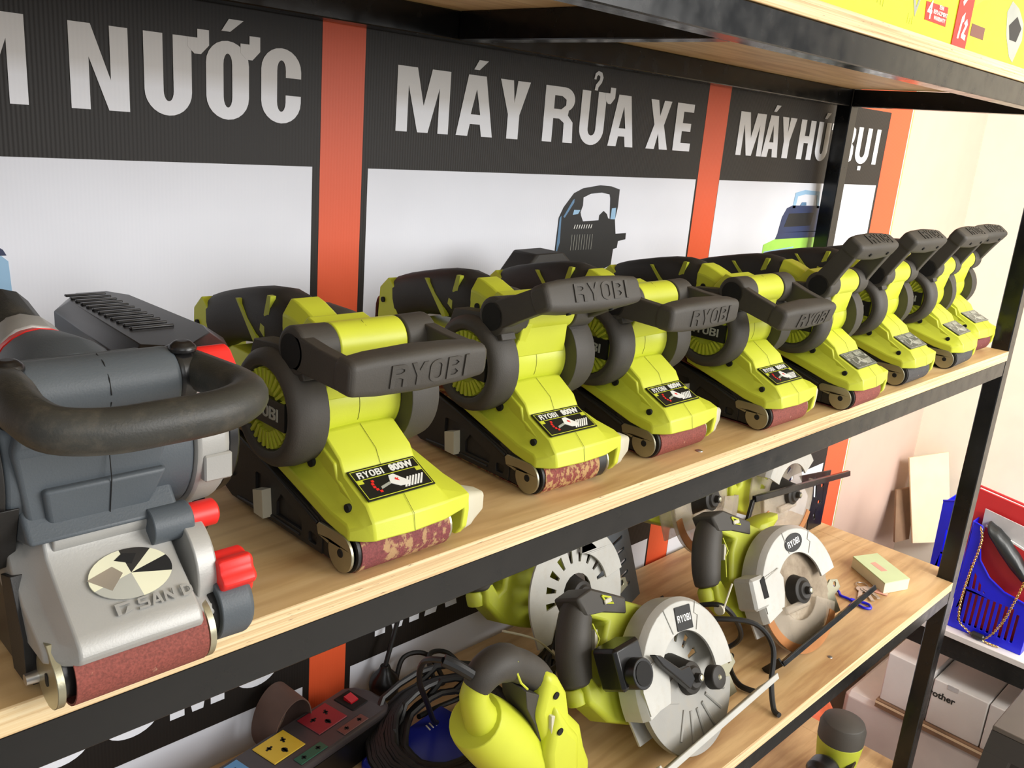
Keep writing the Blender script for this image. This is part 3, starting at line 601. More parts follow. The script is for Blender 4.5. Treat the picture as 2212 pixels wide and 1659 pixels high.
S = [  # x, y, yaw, handle angle, belt, sticker palette, label
 (-1.3054, .0160, 0.0, 3, 'belt_worn', 'a', 'lime belt sander nearest the camera, front handle level, beside the grey sander'),
 (-1.1020, .0370, -2.0, -25, 'belt_patchy', 'a', 'second lime belt sander, handle raised slightly over its hood, patchy worn belt shifted left'),
 (-.9409, .0370, 0.2, 3, 'belt', 'a', 'third lime belt sander, level handle, its red belt behind a round screw in the shelf'),
 (-.7583, .0195, -0.3, 16, 'belt', 'a', 'fourth lime belt sander, front handle dipping down, coloured sticker and red belt'),
 (-.5923, .0040, 2.0, -57, 'belt', 'b', 'fifth lime belt sander, first with its handle standing up, bright red belt'),
 (-.4025, .0156, 1.1, -56, 'belt_black', 'b', 'sixth lime belt sander, raised handle, first one with a black belt'),
 (-.2203, .0169, 3.0, -57, 'belt_black', 'b', 'seventh lime belt sander, raised handle, black belt, second from the right end'),
 (-.0730, .0400, -1.0, -54, 'belt_dark', 'b', 'last lime belt sander at the right end of the shelf, dark maroon belt'),
]
protos = {}
for (x, y, yaw, ha, belt, pal, lab) in S:
    key = (belt, pal); loc = (x, y, 0.0002); rot = (0, 0, math.radians(yaw))
    if key not in protos:
        r = thing('belt_sander', lab, 'belt sander', loc, rot, 'lime green belt sanders in a row on the shelf'); sander_parts(r, pal, belt); protos[key] = r
    else: r = copy_thing(protos[key], loc, rot, lab)
    if lab.startswith('third'): third = r
    kid(r, 'front_handle').rotation_euler = (math.radians(ha), 0, 0)
for r in (third,):
        b = MB().mat('grip_dark'); W = T(*r.location).inverted(); b.M = W @ T(.012, -.01, .004); b.prism([(-.958, .090), (-.935, .133), (-.915, .155), (-.867, .156), (-.848, .141), (-.825, .090)], .285, .325, XZ); b.build('dust_box', r, bevel=.003)
# ---------------------------------------------------------------- grey and silver belt sander
g = thing('belt_sander', 'slate grey and silver belt sander with red knobs at the left end', 'belt sander', (-1.50, -.0146, .0002), (0, 0, 0))
b = MB().mat('slate')
b.lathe([(-.0480, .0420), (-.0300, .0455), (.0480, .0455), (.0485, .0430)], (0, .0720, .112), 'X', 44)
b.loft([[(-.0380, .0300, .0790), (.0250, .0300, .0790), (.0250, .070, .0700), (-.0380, .070, .0700)], [(-.0450, .0245, .128), (.0330, .0245, .128), (.0330, .070, .128), (-.0450, .070, .128)], [(-.0400, .0300, .1380), (.0330, .0300, .1380), (.0330, .070, .140), (-.0400, .070, .140)]])
b.loft([[(-.0300, .0270, .0840), (.0210, .0270, .0840), (.0210, .040, .0840), (-.0300, .040, .0840)], [(-.0330, .0222, .107), (.0310, .0222, .107), (.0310, .040, .107), (-.0330, .040, .107)]])
b.lathe([(-.0390, .0172), (.0380, .0172)], (0, .0345, .1540), 'X', 36)
b.loft([[(-.0330, .0200 + .016, .1400), (.0330, .036, .1400), (.0330, .080, .150), (-.0330, .080, .150)], [(-.0330, .034, .152), (.0330, .034, .152), (.0330, .060, .166), (-.0330, .060, .166)]])
b.prism([(.020, .0800), (.060, .0700), (.180, .0700), (.210, .095), (.200, .125), (.120, .150), (.060, .1500), (.045, .11)], -.0420, .0360, YZ)
b.build('housing', g, bevel=.003, seg=3)
b = MB().mat('hole'); b.tube([(.0, .0167 + .0 , .1540), (0, .0190, .1620), (0, .0255, .1690), (0, .0345, .1714)], .0003, 5); b.tube([(0, .0174, .150), (.0, .022, .142)], .0003, 5); b.tube([(0, .0240, .128), (0, .0218, .107), (0, .0265, .084)], .0003, 5); b.build('seam', g)
# silver gear drum on the right
b = MB().mat('silver'); b.lathe([(.0480, .0462), (.0500, .0480), (.0660, .0470), (.0700, .0440)], (0, .0720, .112), 'X', 44); b.prism([(.050, .075), (.070, .045), (.090, .030), (.105, .034), (.110, .075)], .0400, .0600, YZ); b.build('drum_cover', g, bevel=.0015)
b = MB().mat('silver'); b.box(.0520, .0690, .0230, .0290, .092, .108, .001); b.build('drum_clip', g)
b = MB().mat('blackgloss'); b.lathe([(.0690, .0450), (.0760, .0440), (.0790, .0380)], (0, .0720, .112), 'X', 36); b.prism([(.045, .060), (.070, .030), (.140, .010), (.160, .02), (.12, .09)], .0600, .0700, YZ); b.build('drum_end', g, bevel=.001)
# left side cover, dark with slots
b = MB().mat('black'); b.lathe([(-.0480, .0430), (-.0600, .0400), (-.0640, .0300)], (0, .0720, .112), 'X', 40)
b.prism([(.030, .098), (.046, .060), (.100, .030), (.160, .035), (.150, .085)], -.0560, -.0420, YZ)
for i in range(8): b.tube([(-.0565, .052 + i * .007, .050 - i * .001), (-.0565, .070 + i * .007, .080 - i * .001)], .0012, 6)
b.build('side_cover', g, bevel=.001)
# upper motor bulge, red band, rear handle
b = MB().mat('slate'); rings = []
for y, z, hw, hh in [(.060, .135, .0300, .0300), (.080, .139, .0310, .0310), (.105, .138, .0300, .0300), (.120, .137, .0270, .0290)]:
    rings.append([(hw * math.cos(t), y, z + hh * math.sin(t)) for t in [2 * PI * i / 24 for i in range(24)]])
b.loft(rings); b.build('motor_dome', g, bevel=.002)
b = MB().mat('red'); rings = []
for y, hw, hh in [(.1195, .0276, .0296), (.1300, .0250, .0276)]: rings.append([(hw * math.cos(t), y, .137 + hh * math.sin(t)) for t in [2 * PI * i / 24 for i in range(24)]])
b.loft(rings); b.build('dome_band', g, label='red ring')
b = MB().mat('silver'); b.loft([[(w_ * math.cos(t), y, z + h_ * math.sin(t)) for t in [2 * PI * i / 16 for i in range(16)]] for y, z, w_, h_ in [(.130, .139, .0240, .0270), (.143, .144, .0215, .0260), (.155, .146, .019, .022)]]); b.mat('slate_dark').tube([(0, .150, .150), (0, .185, .160), (-.0, .225, .150), (0, .255, .120), (0, .262, .085)], .0175, 12); b.build('rear_handle', g, bevel=.001)
# silver front cover
b = MB().mat('silver')
A0 = [(-.0165, .0285), (-.0182, .0330), (-.0165, .0388), (-.0115, .0435), (.0080, .0580), (.0240, .0720), (.0270, .0800), (.0360, .0860), (.060, .0850)]
A1 = [(-.0165, .0285), (-.0182, .0326), (-.0165, .0380), (-.0115, .0425), (.0080, .0570), (.0240, .0705), (.0270, .0785), (.0360, .0840), (.060, .0830)]
A2 = [(-.0110, .0270), (-.0120, .0295), (-.0095, .0335), (-.0040, .0370), (.0150, .0470), (.0290, .0600), (.0330, .0670), (.0420, .0730), (.060, .0740)]
lowg = [(.050, .045), (.020, .028)]
b.loft([[(x, y + dy, z) for y, z in pr + lowg] for x, pr, dy in [(-.0460, A2, .010), (-.0390, A2, .001), (-.0335, A1, 0), (0, A0, 0), (.0290, A1, 0), (.0330, A2, 0), (.0440, A2, .004)]])
b.lathe([(-.0300, .0100), (.0240, .0100), (.0245, .0090)], (0, .0330, .0780), 'X', 24)
fc = b.build('front_cover', g, bevel=.0018, seg=3)
an = math.atan2(.028, .030)
b = MB().mat('boxcream'); R0 = .0215
def fan(a0, a1, rr=R0, dz=.0008, n=8): b.prism([(0, 0)] + [(rr * math.cos(math.radians(a0 + (a1 - a0) * i / n)), .66 * rr * math.sin(math.radians(a0 + (a1 - a0) * i / n))) for i in range(n + 1)], 0, dz, XY)
fan(-85, -20); fan(-20 + 40, 50); fan(95, 180); fan(180, 200); b.mat('graytext'); fan(200, 275); b.mat('hole'); fan(-20, 20); b.mat('black'); fan(50, 95); b.mat('keymetal').prism([(-.022, .002), (-.008, .006), (-.004, .001), (-.012, -.007)], .0008, .0010, XY); b.mat('hole'); b.prism([(-.006, .009), (-.001, .012), (.006, .010), (.002, .005)], .0008, .0010, XY)
b.build('round_sticker', fc, loc=(.0020, .0070, .0582), rot=(math.radians(38), 0, .0))
b = MB().mat('silver'); h = .0062; word(b, 'SAN', -.0020, -.0014, h, 0, .0010, XY, .95, .16, .2, .1); b.prism([(.0215, -.0014), (.0215, .0048), (.025, .0048), (.0272, .003), (.0272, 0), (.025, -.0014)], 0, .0010, XY, [[(.0228, 0), (.0228, .0034), (.0248, .0034), (.0258, .0024), (.0258, .0009), (.0248, 0)]]); b.prism([(-.0130, -.0014), (-.0130, .0048), (-.0050, .0048), (-.0055, .0034), (-.0110, .0034), (-.0110, -.0014)], 0, .0010, XY)
b.prism([(-.0095, -.0014), (-.0072, .0022), (-.0045, .0022), (-.0050, -.0002)], 0, .0010, XY); b.build('cover_lettering', fc, loc=(.0010, -.0088, .0464), rot=(math.radians(37), 0, 0), label='raised lettering')
# belt, roller, plate, frame
b = MB().mat('belt'); outer = hull2([(.0005, .0185, .0183), (.205, .038, .0330), (.180, .014, .0140)]); b.prism(outer, -.0360, .0330, YZ, [offset_loop(outer, .0012)]); b.build('sanding_belt', g, ang=25)
MB().mat('steel').lathe([(.0330, .0160), (.0340, .0180), (.0375, .0180), (.0380, .0150)], (0, .0005, .0185), 'X', 32).build('front_roller', g)
loopg = hull2([(.003, .0185, .0160), (.205, .038, .0310), (.180, .014, .0120)]); b = MB().mat('blackgloss'); b.prism(offset_loop(loopg, .001), -.0400, .0300, YZ); b.prism([(.020, .003), (.190, .003), (.230, .040), (.120, .060), (.034, .046)], -.0450, -.0400, YZ, [rrect(.09, .020, .016, .006, .003), rrect(.14, .024, .014, .008, .003)]); b.mat('black').prism([(.020, .004), (.040, .004), (.050, .055), (.034, .060), (.020, .030)], -.0480, -.0400, YZ); b.build('side_frame', g, bevel=.0012)
o = [(.0005 + .0155 * math.cos(math.radians(a)), .0165 + .0155 * math.sin(math.radians(a))) for a in range(120, 421, 12)] + [(.0120, .0310), (.0100, .0370), (-.0010, .0365)]
MB().mat('steel').prism(o, -.0440, -.0400, YZ).build('tension_plate', g, bevel=.001)
MB().mat('hole').prism(rrect(.0005, .0165, .0020, .0036, .0018), -.0444, -.0440, YZ).build('plate_slot', g)
MB().mat('keymetal').lathe([(-.050, .0030), (-.0440, .0034)], (0, .0150, .0110), 'X', 12).build('axle_pin', g)
# right ear, red knobs
b = MB().mat('slate'); b.lathe([(.0430, .0200), (.0600, .0205), (.0630, .0185)], (0, .0060, .0250), 'X', 32); b.lathe([(.0180, .0105), (.0400, .0105), (.0410, .0095)], (0, .0230, .0740), 'X', 24); b.build('roller_ear', g, bevel=.001)
b = MB().mat('hole'); b.lathe([(.0395, .0165), (.0432, .0165)], (0, .0060, .0235), 'X', 24); b.build('ear_recess', g)
b = MB().mat('silver'); b.lathe([(.0340, .0320), (.0460, .0310), (.0475, .0260)], (0, .0280, .0450), 'X', 32); b.build('side_housing', g, bevel=.001)
def knob(mb, x0, x1, cy, cz, r, lobes=6, k=.12):
    rings = []
    for x, s in ((x0, .92), (x0 + .002, 1), (x1 - .002, 1), (x1, .85)):
        rings.append([(x, cy + s * r * (1 + k * math.cos(lobes * t)) * math.cos(t), cz + s * r * (1 + k * math.cos(lobes * t)) * math.sin(t)) for t in [2 * PI * i / 36 for i in range(36)]])
    mb.loft(rings)
b = MB().mat('red'); knob(b, .0450, .0660, .0020, .0440, .0125); b.build('tracking_knob', g, bevel=.0006, label='red lobed knob')
b = MB().mat('red'); b.lathe([(.0405, .0078), (.0560, .0078), (.0575, .0060)], (0, .0230, .0740), 'X', 24); b.build('side_button', g, label='red round button')
b = MB().mat('red'); knob(b, .0500, .0730, .0360, .1560, .0115, 4, .08); b.build('clamp_knob', g, bevel=.0006, label='red knob on the handle')
# bent tube handle with clamps
b = MB().mat('slate_dark'); path = smooth_path([(-.0430, .0400, .1600), (-.0480, .0100, .1640), (-.0500, -.0160, .1620), (-.0440, -.0340, .1590), (-.0240, -.0410, .1570), (0, -.0420, .1570), (.0280, -.0400, .1570), (.0470, -.0310, .1575), (.0550, -.0140, .1570), (.0530, .0140, .1570), (.0480, .0380, .1580)], 5); b.tube(path, .0107, 14); b.build('front_handle', g)
for sx in (-1, 1):
    b = MB().mat('blackgloss'); b.lathe([(sx * .0370, .0150), (sx * .0390, .0165), (sx * .0470, .0160), (sx * .0490, .0120)], (0, .0345, .1550), 'X', 24); b.lathe([(-.003, .0075), (.0000, .0074), (.0030, .0040)], (sx * .0430, .0290, .1720), 'Z', 16); b.build('handle_clamp', g, bevel=.001)
# dust box
lid = [(.030, .066), (.060, .048), (.096, .078), (.104, .100), (.100, .225), (.088, .245), (.058, .245), (.040, .215)]
b = MB().mat('blackgloss'); cxl, cyl = .067, .147
ring = lambda s, z: [(cxl + (p[0] - cxl) * s, cyl + (p[1] - cyl) * (1 - (1 - s) * .5), z) for p in lid]
b.loft([ring(.96, .1410), ring(1, .1430), ring(1, .1540), ring(.72, .1620), ring(.70, .1620)]); 
for i in range(12): y = .112 + i * .0098; b.box(.0500, .0770, y, y + .0040, .1618, .1634)
bx = b.build('dust_box_lid', g, bevel=.0008, label='black slotted lid'); 
b = MB().mat('clear_box'); b.loft([ring(.90, .1405), ring(.86, .085)]); b.build('dust_box', g, bevel=.001, label='smoky clear box')
MB().mat('black').box(.036, .052, .068, .084, .1370, .1440, .002).build('dust_box_latch', g)
# ---------------------------------------------------------------- circular saws
def saw(name, label, c, yaw, tilt, o, cat='circular saw'):
    """built about the blade centre: x forward, z up in the blade plane, y back towards the motor; leaned back by tilt"""
    r = thing(name, label, cat, c, (0, 0, 0)); r.rotation_euler = (Matrix.Rotation(math.radians(yaw), 4, 'Z') @ Matrix.Rotation(-math.radians(tilt), 4, 'X')).to_euler()
    up = o.get('upper', 'castalu'); lowm = o.get('lower', 'castgrey')
    # upper guard: face ring + outer wall
    a0, a1, ri, ro = o.get('span', (-6, 206)) + (.058, .1005)
    ring = arc(0, 0, ro, ro, a0, a1, 40) + arc(0, 0, ri, ri, a1, a0, 34)
    b = MB().mat(up); rf = .0950; na = 40; wd = o.get('wall', .034)
    face = arc(0, 0, rf, rf, a0, a1, 40) + arc(0, 0, ri, ri, a1, a0, 34); b.prism(face, -.0015, .0020, XZ)
    secs = []
    for i in range(na + 1):
        a = math.radians(a0 + (a1 - a0) * i / na); c_, s_ = math.cos(a), math.sin(a); secs.append([(rf * .99 * c_, -.0015, rf * .99 * s_), (rf * c_, -.0015, rf * s_), (ro * c_, .0070, ro * s_), (ro * c_, wd, ro * s_), ((ro - .004) * c_, wd, (ro - .004) * s_), ((ro - .004) * c_, .0085, (ro - .004) * s_)])
    b.loft(secs)
    if o.get('badge'):
        b.prism([(-.093, -.012), (-.096, .018), (-.088, .040), (-.050, .046), (-.040, .030), (-.044, .008), (-.052, -.012)], -.0030, .0020, XZ)
        b.tube([(.048, -.0022, .084), (.040, -.0022, .071), (.046, -.0022, .066), (.036, -.0022, .050)], .0006, 5); b.tube([(-.020, -.0022, .093), (-.012, -.0022, .060)], .0008, 5); b.tube([(-.088, -.0030, .036), (-.048, -.0030, .046)], .0010, 5)
    if o.get('badge') == 'oval':
        b.box(-.120, -.086, -.006, .030, -.002, .046, .004)
    b.build('upper_guard', r, bevel=.0012, seg=2)
    ug = kid(r, 'upper_guard')
    if o.get('badge') == 'oval': MB().mat('hole').prism([(-.098, .012), (-.100, .040), (-.089, .044), (-.087, .012)], -.0068, -.0058, XZ).build('guard_window', ug)
    # back plate with slots
    b = MB().mat('clear' if o.get('noplate') else up); b.M = T(0, o.get('plate_y', .030) - .030, 0); slots = []
    for k in range(9):
        a = math.radians(12 + k * 21); p = lambda rr, da: (rr * math.cos(a + da), rr * math.sin(a + da)); slots.append([p(.046, -.05), p(.066, -.075), p(.066, .075), p(.046, .05)])
    b.prism(arc(0, 0, .098, .098, -20, 188, 40) + [(-.090, -.052), (.040, -.052)], .0300, .0330, XZ, slots + [arc(0, 0, .030, .030, 0, 342, 18)]); b.M = Matrix.Identity(4); b.build('inner_plate', r, bevel=.0005)
    # lower guard
    if lowm:
        m2 = lowm; b = MB().mat(m2); ro2 = .0935
        span = o.get('lspan', (-200, 8)); ring = arc(0, 0, ro2, ro2, span[0], span[1], 40) + arc(0, 0, o.get('lri', .018), o.get('lri', .018), span[1], span[0], 20); b.prism(ring, .0040, .0060, XZ); ring = arc(0, 0, ro2, ro2, span[0], span[1], 40) + arc(0, 0, ro2 - .0025, ro2 - .0025, span[1], span[0], 40); b.prism(ring, .0060, .0125, XZ)
        if m2 == 'castgrey':
            for k in range(6):
                a = math.radians(-125 + k * 19); b.tube([(.040 * math.cos(a), .0040, .040 * math.sin(a)), (.078 * math.cos(a), .0040, .078 * math.sin(a))], .0026, 6)
            b.prism([(-.020, .012), (-.052, .006), (-.060, -.010), (-.030, -.022)], .0025, .0045, XZ)
        b.build('lower_guard', r, bevel=.0008)
        if m2 == 'clear':
            b = MB().mat('clear_orange'); ring = arc(0, 0, ro2 + .001, ro2 + .001, -170, -35, 30) + arc(0, 0, ro2 - .013, ro2 - .013, -35, -170, 30); b.prism(ring, .0022, .0038, XZ); lg = kid(r, 'lower_guard'); b.build('guard_rim', lg, label='amber rim')
            b = MB().mat('clear'); b.box(-.050, .012, -.0040, .0022, -.026, -.014, .002); b.build('guard_tab', lg)
    if o.get('blade'):
        n = 40; outer = []
        for k in range(n): a = 2 * PI * k / n; outer += [(.0850 * math.cos(a), .0850 * math.sin(a)), (.0880 * math.cos(a + .03), .0880 * math.sin(a + .03))]
        MB().mat('blade').prism(outer, .0120, .0140, XZ, [arc(0, 0, .006, .006, 0, 330, 11)]).build('blade', r)
    # arbor flange stack
    b = MB().mat('grip_dark'); b.lathe([(-.0180, .0030), (-.0180, .0056), (-.0100, .0060), (-.0100, .0125), (-.0060, .0150), (-.0040, .0200), (.0040, .0215), (.0120, .0240), (.0300, .0300)], (0, 0, 0), 'Y', 28); b.build('arbor_flange', r, bevel=.0005)
    MB().mat('steel').lathe([(-.0195, .0022), (-.0190, .0038), (-.0140, .0040)], (0, 0, 0), 'Y', 14).build('arbor_bolt', r)
    # badge
    if o.get('badge') == 'rect':
        ba = MB().mat('labelblack').prism(rrect(0, 0, .0165, .0150, .001, 2), 0, .0012, XZ).build('name_badge', r, loc=(.016, -.0028, .0720), rot=(0, 0, 0))
        b = MB().mat('white'); word(b, 'RYOBI', -.0145, -.0045, .0088, -.0004, 0, XZ, .62, .14, .17); b.build('badge_lettering', ba); ba.rotation_euler = (0, math.radians(8), 0)
    if o.get('badge') == 'oval':
        ba = MB().mat('labelblack').prism(arc(0, 0, .0225, .0135, 0, 345, 23), 0, .0012, XZ).build('name_badge', r, loc=(.0030, -.0030, .0740), rot=(0, math.radians(-8), 0))
        b = MB().mat('white'); word(b, 'RYOBI', -.0165, -.0045, .0095, -.0004, 0, XZ, .64, .13, .17); b.build('badge_lettering', ba)
    # lime motor, gearbox, handle
    b = MB().mat(o.get('body', 'lime_dim'))
    b.lathe([(.0420, .0400), (.0550, .0430), (.0950, .0420), (.1150, .0360), (.1180, .0200)], (-.010, 0, -.004), 'Y', 28)
    b.prism([(-.115, -.012), (-.140, .020), (-.138, .050), (-.124, .050), (-.114, .030), (-.104, .034), (-.088, .080), (-.072, .098), (-.110, .118), (-.118, .140), (-.090, .143), (-.030, .112), (.030, .080), (.030, -.040), (-.030, -.050), (-.080, -.030)], .0450, .0820, XZ)
    b.build('motor_housing', r, bevel=.006, seg=3)
    b = MB().mat('grip'); path = [(-.098, .0640, .128), (-.112, .0640, .110), (-.124, .0640, .085), (-.132, .0640, .060), (-.134, .0640, .040)]
    b.tube(smooth_path(path, 4), [.0190 + .003 * math.sin(i / 16 * PI) for i in range(17)], 14, squash=(1, 1.05)); b.prism([(-.112, .118), (-.118, .142), (-.088, .146), (-.030, .116), (-.036, .096), (-.080, .112)], .0430, .0850, XZ); b.build('handle_grip', r, bevel=.004, seg=2)
    hg = kid(r, 'handle_grip')
    b = MB().mat('lime'); b.tube([(-.1030, .0430, .106), (-.098, .0425, .085), (-.1060, .0430, .078), (-.112, .0445, .048)], .0009, 6); b.tube([(-.075, .0418, .132), (-.060, .0418, .125), (-.058, .0418, .117), (-.070, .0418, .121), (-.075, .0418, .132)], .0014, 6); b.build('grip_accent', hg, label='lime accent line')
    MB().mat('beige').prism([(-.092, .094), (-.087, .094), (-.096, .070), (-.101, .072)], .0520, .0760, XZ).build('trigger', r, bevel=.001)
    MB().mat('beige').box(-.074, -.060, .0400, .0430, .1200, .1260, .001).build('lock_button', r)
    b = MB().mat(o.get('body', 'lime_dim')); b.lathe([(0, .0120), (.014, .0130), (.020, .0100)], (-.142, .064, .020), 'Z', 16); b.build('handle_foot', r, bevel=.001)
    if o.get('knob'):
        b = MB().mat('lime_dim'); b.loft([[(.028 + w_ * math.cos(t) + (z - .085) * 1.2, .100 + w_ * .7 * math.sin(t), z - .014) for t in [2 * PI * i / 20 for i in range(20)]] for z, w_ in [(.06, .014), (.085, .014), (.098, .022), (.104, .036), (.112, .039), (.119, .034), (.123, .020)]]); b.build('front_knob', r, bevel=.001)
    # sole plate seen edge-on
    sm = o.get('sole', 'castalu')
    if sm is None: return r
    sa = math.radians(o.get('sole_tilt', 2)); b = MB().mat(sm); b.M = T(0, 0, 0) @ Matrix.Rotation(-sa, 4, 'Y') 
    b.M = T(-.010, 0, 0) @ b.M; b.box(-.110, .165, -.0245, -.0215, -.0670, -.0590, .0006); b.M = b.M @ T(0, -.023, -.063) @ Rx(-math.radians(o.get('drop', 26))); sd = o.get('depth', .04); b.box(-.110, .165, 0, sd, -.0010, .0010, .0004); b.box(-.112, -.108, 0, sd, -.002, .010, .0005); b.M = Matrix.Identity(4)
    b.build('sole_plate', r, bevel=.0006)
    b = MB().mat('steel'); b.prism([(.085, -.062), (.080, -.020), (.100, -.008), (.120, -.012), (.124, -.026), (.104, -.034), (.110, -.062)], .0150, .0180, XZ, [rrect(.110, -.018, .004, .004, .003)]); b.build('depth_bracket', r, bevel=.0006)
    if o.get('port'):
        b = MB().mat('blackgloss'); b.M = T(-.104, .012, .045) @ Ry(math.radians(0)); b.lathe([(-.030, .0150), (-.030, .0185), (.000, .0190), (.012, .0210)], (0, 0, 0), 'Y', 24); b.lathe([(-.0302, .0150), (-.012, .0140)], (0, 0, 0), 'Y', 20); b.M = Matrix.Identity(4); b.box(-.128, -.078, -.004, .034, .030, .082, .004); b.build('dust_port', r, bevel=.001)
        b = MB().mat('hole'); b.lathe([(-.0310, .0145), (-.0305, .0145)], (-.104, .012, .045), 'Y', 20); b.build('port_mouth', r)
        b = MB().mat('blackgloss'); b.prism([(-.072, .056), (-.060, .050), (-.030, .022), (-.012, .020), (-.008, .002), (-.022, -.006), (-.036, .010), (-.062, .038)], -.0150, -.0050, XZ); b.build('guard_lever', r, bevel=.0015)
        b = MB().mat('grip_dark'); b.lathe([(-.0200, .0130), (-.0190, .0150), (-.0060, .0155)], (.034, 0, -.012), 'Y', 20); b.build('depth_knob', r, bevel=.001); MB().mat('steel').lathe([(-.0215, .002), (-.0200, .0034)], (.034, 0, -.012), 'Y', 10).build('knob_screw', r)
    return r
SG = 'circular saws on the lower shelf'
sA = saw('circular_saw', 'circular saw with silver grey metal lower guard and square badge, nearest on the lower shelf', (-.776, .066, ZL + .0905), 1.3, 26.8, dict(badge='rect', port=1, span=(-8, 190), lspan=(-205, -20), sole='castalu', sole_tilt=2))
sB = saw('circular_saw', 'circular saw with oval badge and clear lower guard left of the pale green box', (-.439, .090, ZL + .0905), -6.1, 25.4, dict(badge='oval', lower='clear', blade=1, knob=1, sole='paint', sole_tilt=9, span=(8, 196), lspan=(-205, -25), lri=.045))
sC = saw('circular_saw', 'half hidden silver circular saw behind the cord bundle, leftmost of the saws', (-.755, .270, ZL + .1080), 0, 16, dict(span=(8, 80), lower=None, sole='black', sole_tilt=4, body='lime_dim', plate_y=.006, wall=.030))
sD = saw('circular_saw', 'circular saw at the right rear corner with cloudy clear guard and dark sole plate', (-.160, .262, ZL + .1220), 0, 10, dict(lower='clear', knob=0, sole=None, span=(30, 150), lspan=(-190, 5), lri=.02, noplate=1))
sE = saw('circular_saw', 'circular saw behind the others with cloudy orange guard, mostly hidden by the shelf beam', (-.452, .262, ZL + .1850), 0, 14, dict(lower='clear', sole=None, span=(30, 150), lspan=(-190, -10), lri=.05, noplate=1))
for r in (sA, sB, sC, sD, sE): r['group'] = SG
b = MB().mat('paint'); b.loft([[(-.150, -.012, .021), (-.150, -.004, .021), (-.150, -.004, .032), (-.150, -.012, .032)], [(.222, -.012, -.012), (.222, -.004, -.012), (.222, -.004, -.001), (.222, -.012, -.001)]]); b.loft([[(-.156, -.010, .026), (-.146, -.010, .026), (-.146, -.004, .026), (-.156, -.004, .026)], [(-.208, -.010, -.060), (-.199, -.010, -.060), (-.199, -.004, -.060), (-.208, -.004, -.060)]])
b.prism([(.090, .010), (.225, -.006), (.180, -.112), (.120, -.112), (.135, -.050)], .0300, .0330, XZ, [rrect(.185, -.030, .005, .004, .002), rrect(.170, -.062, .006, .003, .002), rrect(.150, -.088, .003, .006, .002), [(.150, -.025), (.160, -.022), (.158, -.050), (.148, -.046)]]); b.build('sole_plate', sD, bevel=.0008, label='black sole plate and rail')
# its slotted sole plate stands upright on the shelf and carries it
IE = (Matrix.Translation(sE.location) @ sE.rotation_euler.to_matrix().to_4x4()).inverted() @ T(-.605, .300, ZL + .0105) @ Rz(math.radians(12)) @ Ry(math.radians(-6)) @ Rx(math.radians(-14))
sl = [rrect(0, z, .040, .0024, .0022, 3) for z in (.035, .055, .075, .095, .115)] + [rrect(-.052, .090, .003, .003, .0028)]
b = MB().mat('slate'); b.M = IE; b.prism([(-.060, 0), (-.066, .155), (.060, .155), (.066, 0)], 0, .0030, XZ, sl); b.build('sole_plate', sE, bevel=.0008, label='slotted dark grey sole plate'); b = MB().mat('black'); b.M = IE; b.box(-.070, -.064, -.006, .012, 0, .160, .001); b.build('plate_rail', sE)
# ---------------------------------------------------------------- jigsaw in front
jg = thing('jigsaw', 'lime jigsaw with charcoal handle in front of the power strip cable coil', 'jigsaw', (0, 0, 0))
o2 = lambda pts: [(x, z + ZL) for x, z in pts]
def rod(mb, pts, r, n=14, sq=None): mb.tube(smooth_path([(x, y, z + ZL) for x, y, z in pts], 4), r, n, squash=sq)
b = MB().mat('lime'); 
b.prism(o2([(-1.040, .200), (-1.020, .186), (-1.003, .160), (-.994, .128), (-.972, .104), (-.960, .070), (-.948, .046), (-.944, .004), (-1.022, .004), (-1.030, .060), (-1.034, .110), (-1.050, .150)]), .078, .128, XZ)
b.prism(o2([(-1.028, .160), (-1.000, .120), (-.982, .100), (-.976, .060), (-.990, .020), (-1.020, .020), (-1.036, .100)]), .070, .136, XZ); b.build('nose_housing', jg, bevel=.009, seg=3)
b = MB().mat('lime'); rod(b, [(-1.110, .112, .158), (-1.085, .112, .130), (-1.055, .110, .096), (-1.020, .108, .060)], [.030 + .006 * math.sin(i / 12 * PI) for i in range(13)], 24); rod(b, [(-1.114, .104, .214), (-1.122, .104, .196), (-1.112, .106, .170), (-1.096, .108, .146)], [.0145, .0145, .0145, .0145, .0150, .0150, .0155, .016, .017, .018, .020, .022, .024], 16); b.build('motor_housing', jg, bevel=.001)
b = MB().mat('grip'); rod(b, [(-1.122, .103, .204), (-1.110, .103, .218), (-1.088, .103, .220), (-1.056, .103, .202), (-1.032, .103, .180), (-1.018, .103, .156)], [.013, .0145, .016, .017, .0175, .018, .0185, .019, .0195, .0195, .0175, .0175, .0175, .0175, .0175, .0175, .0175, .0175, .0175, .017, .016], 18, (1.05, 1.0)); b.prism(o2([(-1.066, .186), (-1.040, .170), (-1.030, .120), (-1.034, .106), (-1.046, .136), (-1.062, .164)]), .085, .122, XZ); b.build('handle_grip', jg, bevel=.002)
hg = kid(jg, 'handle_grip'); b = MB().mat('lime'); yy = .0830
yy = .0835; b.tube([(-1.082, yy + .003, ZL + .228), (-1.084, yy, ZL + .216), (-1.078, yy - .0008, ZL + .203), (-1.066, yy, ZL + .190)], .0012, 6); b.build('grip_accent', hg, label='lime accents')
MB().mat('beige').prism(o2([(-1.034, .148), (-1.028, .146), (-1.024, .118), (-1.030, .116)]), .074, .084, XZ).build('side_switch', jg, bevel=.001); MB().mat('beige').prism(o2([(-.995, .150), (-.990, .146), (-.982, .118), (-.987, .116)]), .096, .112, XZ).build('speed_dial', jg, bevel=.001)
